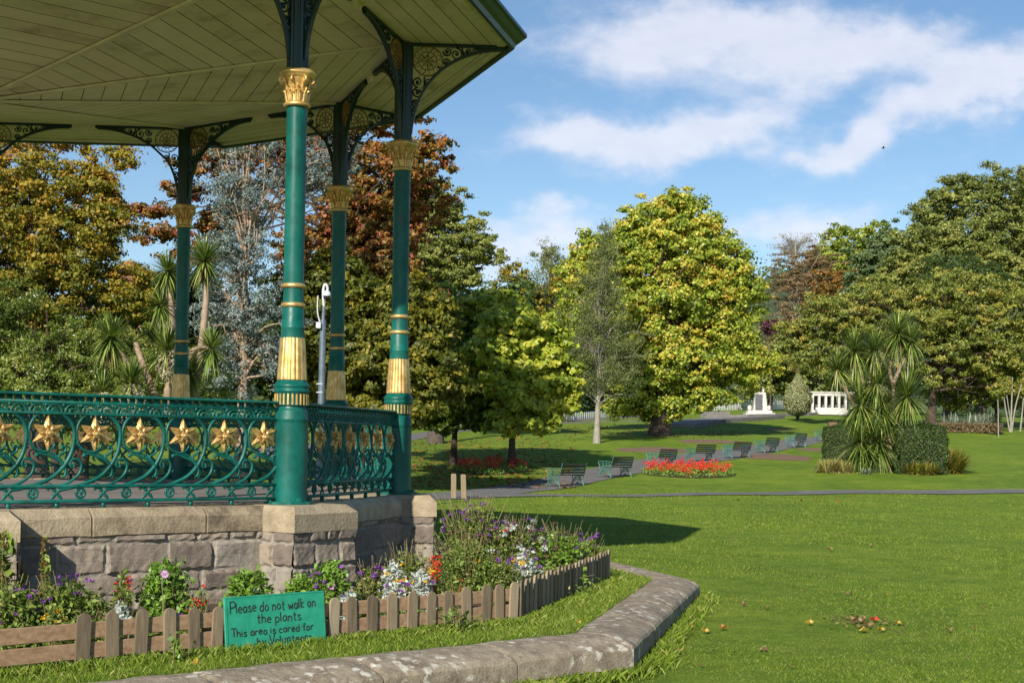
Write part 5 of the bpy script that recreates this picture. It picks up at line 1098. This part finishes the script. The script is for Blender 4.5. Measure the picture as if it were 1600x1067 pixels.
def bedplants():
    P=plant
    # left end behind the broken rail
    P('trailing_verbena','purple flowered trailing clump at the far left end of the bed',25,8.6,905,110,M_BED,1900,.04,((F_PUR,16,.016,'cluster'),),20,GBED)
    P('trailing_verbena','green clump dotted with purple at the base of the tall brown spikes',110,8.8,900,110,M_BED,2000,.045,((F_PUR,12,.016,'cluster'),),20,GBED)
    P('marigold','small orange marigold behind the rails at the left',88,8.15,948,34,M_BED,300,.03,((F_YEL,9,.018,'cluster'),),6,GBED,'flower')
    P('amaranth','tallest brown seed spike plant near the left end',74,8.9,838,22,M_BED,120,.07,((F_AMA,1,.034,'tall'),),3,GBED)
    P('leafy_weed','broad leaved green plant at the extreme left edge by the pier',8,8.7,832,40,M_BED,130,.09,((F_AMA,1,.030,'tall'),),4,GBED)
    P('amaranth','shorter brown seed spike plant between the tallest one and the pier',40,8.9,880,18,M_BED,80,.06,((F_AMA,1,.028,'tall'),),3,GBED)
    P('dry_sage','greyish leaved tangle with dry stems left of the bush with the pink daisy',160,8.8,930,60,M_BED,700,.035,((F_PUR,5,.016,'cluster'),(F_DPK,8,.016,'cluster')),24,GBED)
    P('red_salvia','short red salvia with a few purple flowers against the stone wall',196,9.0,890,34,M_BED,260,.05,((F_RED,3,.026,'spike'),(F_PUR,6,.016,'cluster')),8,GBED,'flower')
    P('silver_ragwort','low silver leaved plant behind the third picket',195,8.65,945,36,F_WHI,260,.035,(),0,GBED)
    P('osteospermum_bush','round bright green bush carrying a single pink daisy',262,9.2,878,84,M_BUSH,1900,.050,(),12,GBED,'bush')
    P('pink_daisy','pink daisy flower on top of the round green bush',258,9.0,884,8,None,0,.02,((F_PINK,1,.034,'daisy'),),2,GBED,'flower')
    P('scarlet_verbena','small scarlet flowered plant left of the sign',318,9.0,918,34,M_BED,200,.03,((F_RED,12,.018,'cluster'),),14,GBED,'flower')
    P('osteospermum_bush','low green bush right behind the sign board',392,9.4,893,84,M_BUSH,1500,.050,((F_WHI,2,.02,'cluster'),),8,GBED,'bush')
    P('osteospermum_bush','low leafy bush at the foot of the pale corner pier',470,9.9,902,60,M_BUSH,900,.05,((F_YEL,2,.018,'cluster'),),8,GBED,'bush')
    P('osteospermum_bush','leafy bush with a pink bloom right of the sign',520,9.9,880,70,M_BUSH,1400,.05,((F_PINK,1,.040,'daisy'),(F_PUR,7,.022,'cluster')),10,GBED,'bush')
    P('silver_ragwort','silver white leaved plant right behind the pickets beside the sign',548,9.6,928,44,F_WHI,420,.04,((F_PUR,3,.018,'cluster'),),0,GBED)
    P('wild_pansy','purple flowers and dry seed heads in front of the shaded wall',585,10.6,876,56,M_BED,500,.035,((F_PUR,10,.022,'cluster'),(F_DPK,8,.018,'cluster')),24,GBED,'flower')
    P('silver_ragwort','silver white plant in front of the shaded wall with yellow blooms',620,10.3,882,50,F_WHI,620,.042,((F_YEL,6,.022,'cluster'),(F_PUR,3,.02,'cluster')),0,GBED)
    P('silver_ragwort','silver white plant beside the bright red salvia',662,10.2,888,44,F_WHI,560,.042,((F_YEL,4,.022,'cluster'),(F_PUR,3,.02,'cluster')),0,GBED)
    P('red_salvia','bright red salvia in the middle of the bed above the pickets',683,10.4,880,24,M_BED,160,.04,((F_RED,6,.036,'spike'),),4,GBED,'flower')
    P('red_salvia','small faded red salvia behind the pickets right of the middle',715,10.4,900,24,M_BED,160,.04,((F_RED,4,.026,'spike'),),4,GBED,'flower')
    P('feathery_shrub','feathery light green shrub against the shaded wall',640,11.2,850,90,M_BED,1500,.035,((F_DPK,8,.016,'cluster'),),40,GBED,'shrub')
    P('feathery_shrub','dense light green mound at the foot of the right hand pier',735,11.6,838,110,M_BED,3800,.032,((F_DPK,10,.016,'cluster'),),50,GBED,'shrub')
    P('tall_verbena','tall dark stemmed verbena with purple heads at the corner of the base',742,13.2,784,120,M_BED,1700,.05,((F_PUR,44,.019,'cluster'),(F_DPK,34,.02,'cluster')),80,GBED,'flower')
    P('tall_verbena','purple flowered mass in the middle of the right part of the bed',810,13.2,812,110,M_BED,1700,.045,((F_PUR,28,.019,'cluster'),(F_DPK,34,.022,'cluster'),(F_WHI,34,.03,'cluster'),(F_RED,3,.022,'cluster')),80,GBED,'flower')
    P('feathery_shrub','green mound with yellow bloom behind the corner pickets',780,11.5,868,90,M_BED,1900,.038,((F_YEL,4,.026,'cluster'),(F_PUR,6,.02,'cluster')),30,GBED,'shrub')
    P('silver_ragwort','silver white plant by the right fence run',822,12.0,858,44,F_WHI,520,.04,((F_PUR,8,.02,'cluster'),),6,GBED)
    P('evening_primrose','leafy clump with long seed stems near the far corner of the bed',880,13.2,822,100,M_BUSH,1700,.05,((F_PUR,14,.020,'cluster'),(F_DPK,24,.018,'cluster')),60,GBED)
    P('tall_verbena','purple heads leaning over the far end of the fence',925,13.7,832,54,M_BED,520,.045,((F_PUR,12,.026,'cluster'),),24,GBED,'flower')
    P('low_groundcover','low green growth filling the middle of the bed behind the pickets',600,10.3,925,260,M_BED,2600,.035,((F_PUR,8,.02,'cluster'),(F_YEL,4,.02,'cluster')),20,GBED)
    P('low_groundcover','low green growth filling the right part of the bed',800,12.2,880,240,M_BED,3600,.038,((F_PUR,14,.02,'cluster'),(F_WHI,8,.02,'cluster')),40,GBED)
    P('low_groundcover','low green growth along the foot of the left wall',150,8.7,955,330,M_BED,3000,.038,((F_PUR,8,.018,'cluster'),),30,GBED)
    # climbers through the fence
    P('climbing_weed','green sprawling weed pushing through the middle pickets',725,9.72,955,70,M_BED,90,.055,(),10,GBED,prof='col')
    P('climbing_weed','round leaved weed hanging over the far fence run',908,12.4,880,22,M_BUSH,120,.05,(),6,GBED,prof='col')
    P('climbing_weed','small bright green sprig between two left pickets',280,8.2,990,16,M_BUSH,40,.05,(),3,GBED,prof='col')
bedplants()
def red_bed(label,px,py,rx,ry,nf,seed,shade=False):
    c=at_g(px,py); s=c[1]/F; root=empty('red_flower_bed',tuple(c)); tag(root,label,'flower bed','red flower beds'); W=rx*s; a=at_g(px,py-ry); b=at_g(px,py+ry); D=max(.8,(a[1]-b[1])/2)
    m=MB(); n=5200; q=np.sqrt(rng.random(n)); th=rng.random(n)*2*PI; X=W*q*np.cos(th); Yy=D*q*np.sin(th); C=np.stack([X,Yy,np.zeros(n)],-1); gz=TT(X+c[0],Yy+c[1])-c[2]; C[:,2]=gz+rng.random(n)*.30*(1-.5*q**3); add_leaves(m,C,.075,unit(rng.normal(size=(n,3))*.6+[0,-.2,.7]),1.5,rng.random(n)); m.build('foliage',M_BUSH,root)
    m=MB(); nb=int(nf*1.3); q=np.sqrt(rng.random(nb)); th=rng.random(nb)*2*PI
    for i in range(nb):
        x=W*.95*q[i]*math.cos(th[i]); y=D*.9*q[i]*math.sin(th[i]); z=float(TT(x+c[0],y+c[1]))-c[2]+rng.uniform(.14,.44); nn=12; C=np.array([x,y,z])+rng.normal(size=(nn,3))*[.045,.045,.05]; add_leaves(m,C,.055,unit(rng.normal(size=(nn,3))*.6+[0,-.6,.5]),1.2,rng.random(nn))
    m.build('flowers',F_RED,root); m=MB(); k=24; m.add([(W*1.03*math.cos(t),D*1.05*math.sin(t),float(TT(W*math.cos(t)+c[0],D*math.sin(t)+c[1]))-c[2]+.02) for t in np.arange(k)*2*PI/k],[list(range(k))]); m.build('soil',SOIL,root)
red_bed('oval bed of bright red flowers in front of the bench row',1075,739,72,7,190,1)
red_bed('shaded bed of red flowers under the dark tree beside the path',765,734,58,7,110,2)
# ------------------------------------------------------------------ grass as geometry
def grass(name,P,h,w,mat,label,lean=.35,vr=(0,1)):
    n=len(P); a=rng.random(n)*2*PI; hh=np.broadcast_to(h,(n,))*rng.uniform(.5,1.3,n); ww=np.broadcast_to(w,(n,)); d=np.stack([np.cos(a),np.sin(a),np.zeros(n)],-1); b=rng.random(n)*2*PI
    l=np.stack([np.cos(b),np.sin(b),np.zeros(n)],-1)*(hh*lean*rng.random(n)*2)[:,None]; up=np.array([0,0,1.])
    V=np.stack([P-d*ww[:,None]/2,P+d*ww[:,None]/2,P+d*ww[:,None]*.3+l*.35+up*(hh*.6)[:,None],P+l+up*hh[:,None]],1)
    m=MB(); m.add(V.reshape(-1,3),np.arange(4*n).reshape(-1,4),rng.uniform(vr[0],vr[1],n)); return tag(m.build(name,mat),label,None,None,'stuff')
kpoly=[koff(k,.40) for k in range(len(kin))]+[np.array([-1.5,20.5]),np.array([-7,22]),np.array([-13,18]),np.array([-13,9])]
def lawn_grass():
    n=420000; Y=6.5*np.exp(rng.random(n)*math.log(46/6.5)); X=(rng.random(n)-.5)*1.06*Y*.95+Y*.05; P=np.stack([X,Y],-1); k=~inpoly(P,kpoly); P=P[k]
    z=TT(P[:,0],P[:,1]); Y=P[:,1]; patch=.75+.35*np.sin(P[:,0]*1.3+np.sin(Y*.7)*2)*np.sin(Y*1.1+P[:,0]*.4)
    grass('lawn_blades',np.column_stack([P,z-.004]),.028*patch*np.clip(Y/12,1,2.2)**.5,.0035*np.clip(Y/9,1,5),BLADE,'short mown grass covering the open lawn',.5)
lawn_grass()
def verge_grass():
    n=230000; P=np.column_stack([rng.uniform(-5,2.2,n),rng.uniform(5.5,16,n)]); k=inpoly(P,[p[:2] for p in kin]+poly[5:])&~inpoly(P,[np.array(b) for b in bed]); P=P[k]
    grass('verge_blades',np.column_stack([P,np.full(len(P),ZV)]),.033,.0030,VBLADE,'lush uncut grass on the raised verge between fence and kerb wall',.5)
    Q=[]
    for k in range(len(kin)-1):     # tufts at the foot of the kerb wall
        a,b=koff(k,.46),koff(k+1,.46); L_=np.linalg.norm(b-a); nn=int(L_*900); t=rng.random(nn); o=np.abs(rng.normal(size=nn))*.08; d=(b-a)/L_; nrm=np.array([d[1],-d[0]]); Q.append(a+(b-a)*t[:,None]+nrm*o[:,None])
    Q=np.concatenate(Q); grass('tall_edge_blades',np.column_stack([Q,TT(Q[:,0],Q[:,1])-.005]),.085,.0045,VBLADE,'longer grass growing against the foot of the kerb wall',.55)
    Q=[]    # tufts along the fence foot and in front of the sign
    for a,b,dn in ((fA-dF*1.,fB,900),(fB,fC,600)):
        L_=np.linalg.norm(b-a); nn=int(L_*dn); t=rng.random(nn); d=(b-a)/L_; nrm=np.array([d[1],-d[0],0]); Q.append((a+(b-a)*t[:,None]+nrm*(.04+np.abs(rng.normal(size=nn))*.09)[:,None]))
    Q=np.concatenate(Q); grass('fence_edge_blades',Q,.052,.004,VBLADE,'longer grass along the foot of the picket fence and sign',.5)
verge_grass()
# fallen leaves
_c=at_g(1345,976); _m=MB(); _n=160; _C=_c+rng.normal(size=(_n,3))*[.16,.30,0]+[0,0,.03]; add_leaves(_m,_C,.035,unit(rng.normal(size=(_n,3))*.4+[0,0,1]),1.4,rng.random(_n)); tag(_m.build('debris_patch',M_BROWN),'patch of brown leaf crumbs and bark on the lawn','debris',None,'stuff')
lf={'o':flmat('orange_fallen_leaf',(.42,.19,.06),(.55,.26,.09)),'y':flmat('yellow_fallen_leaf',(.50,.34,.06),(.6,.4,.08)),'b':flmat('brown_fallen_leaf',(.28,.16,.08),(.42,.26,.15)),'r':flmat('red_fallen_leaf',(.5,.03,.02),(.7,.06,.04))}
def fallen(px,py,c,size,lab,z=None):
    p=at_g(px,py) if z is None else at_z(px,py,z); size*=.8; m=MB(); n=9; th=np.arange(n)*2*PI/n; r=size/2*(1+.35*np.cos(5*th)); ph=random.random()*6
    V=[(0,0,.012)]+[(r[i]*math.cos(th[i]+ph),r[i]*math.sin(th[i]+ph),.02+.018*math.sin(th[i]*2+ph)+.01) for i in range(n)]; m.add(V,[[0,1+i,1+(i+1)%n] for i in range(n)],random.random())
    tag(m.build('fallen_leaf',lf[c],loc=(p[0],p[1],p[2]+.012)),lab,'leaf','fallen leaves on the grass')
for a in ((1061,1024,'o',.085,'orange leaf on the grass nearest the lower end of the kerb wall'),(1131,986,'o',.085,'orange red leaf curled on the lawn right of the kerb wall corner'),(1101,991,'y',.08,'yellow leaf just left of the orange red curled one'),(1079,984,'y',.06,'small yellow leaf close to the side of the kerb wall'),(1083,947,'b',.11,'brown leaf pair at the tip of the kerb wall'),
          (1264,979,'y',.08,'yellow leaf alone in the middle of the lawn'),(1402,978,'y',.08,'upright yellow leaf right of the patch of debris'),(1376,989,'y',.08,'yellow leaf below the patch of debris'),(1350,990,'y',.085,'dull yellow leaf under the left of the debris patch'),(1366,973,'r',.09,'bright red leaf on the debris patch'),
          (1335,974,'b',.10,'brown leaf at the left of the debris patch'),(1348,976,'b',.09,'brown leaf in the centre of the debris patch'),(1356,981,'b',.09,'brown leaf at the lower edge of the debris patch'),(1342,970,'b',.08,'brown leaf at the upper edge of the debris patch'),(1483,989,'b',.08,'pale brown leaf at the right of the lawn'),(1327,931,'b',.08,'brown leaf behind the debris patch'),
          (1163,949,'b',.08,'pale leaf on the lawn between kerb tip and yellow leaf'),(1197,954,'b',.08,'brown leaf left of the lone yellow leaf'),(1194,1021,'b',.08,'brown leaf low on the lawn right of the orange one'),(1316,838,'b',.09,'brown leaf far out on the lawn beyond the roof shadow'),(1297,861,'b',.10,'brown leaf on the lawn right of the roof shadow tip'),(1362,855,'b',.09,'brown leaf far out right of centre')): fallen(*a)
fallen(904,978,'y',.05,'yellow petal lying on the verge by the inner edge of the kerb wall',ZV+.05); fallen(306,1043,'y',.05,'yellow petal lying on the verge below the sign',ZV+.05)
def scatter():
    m=MB(); n=3200; px=rng.normal(size=n); C=[]
    for i in range(n):
        k=rng.random()
        if k<.72: x,y=rng.uniform(645,900),rng.uniform(684,764)
        elif k<.95: x,y=rng.uniform(880,1160),rng.uniform(664,684)
        else: x,y=rng.uniform(1000,1560),rng.uniform(780,1050)
        C.append(at_g(x,y)+[0,0,.03])
    C=np.array(C); add_leaves(m,C,np.where(C[:,1]>35,.16,.035),unit(rng.normal(size=(n,3))*.3+[0,0,1]),1.3,rng.random(n)*.8+.2); tag(m.build('leaf_litter',M_BEECH),'scattered fallen leaves under the trees','leaves',None,'stuff')
scatter()
# bird
def bird():
    p=at_y(1380,232,150); root=empty('bird',tuple(p)); tag(root,'tiny dark bird flying high above the right hand trees','bird'); m=MB()
    tube(m,smooth_path([(-.22,0,0),(-.1,0,.02),(.05,0,.02),(.16,0,.0),(.26,0,0)],3),[.005,.02,.035,.045,.055,.06,.055,.05,.04,.035,.025,.015,.004],7)
    for s in (-1,1): m.add([(.10,0,.03),(-.04,0,.03),(-.12,s*.30,.16),(-.02,s*.34,.17),(.10,s*.16,.11)],[[0,1,2,3,4]])
    m.build('body',DARKV,root)
bird()
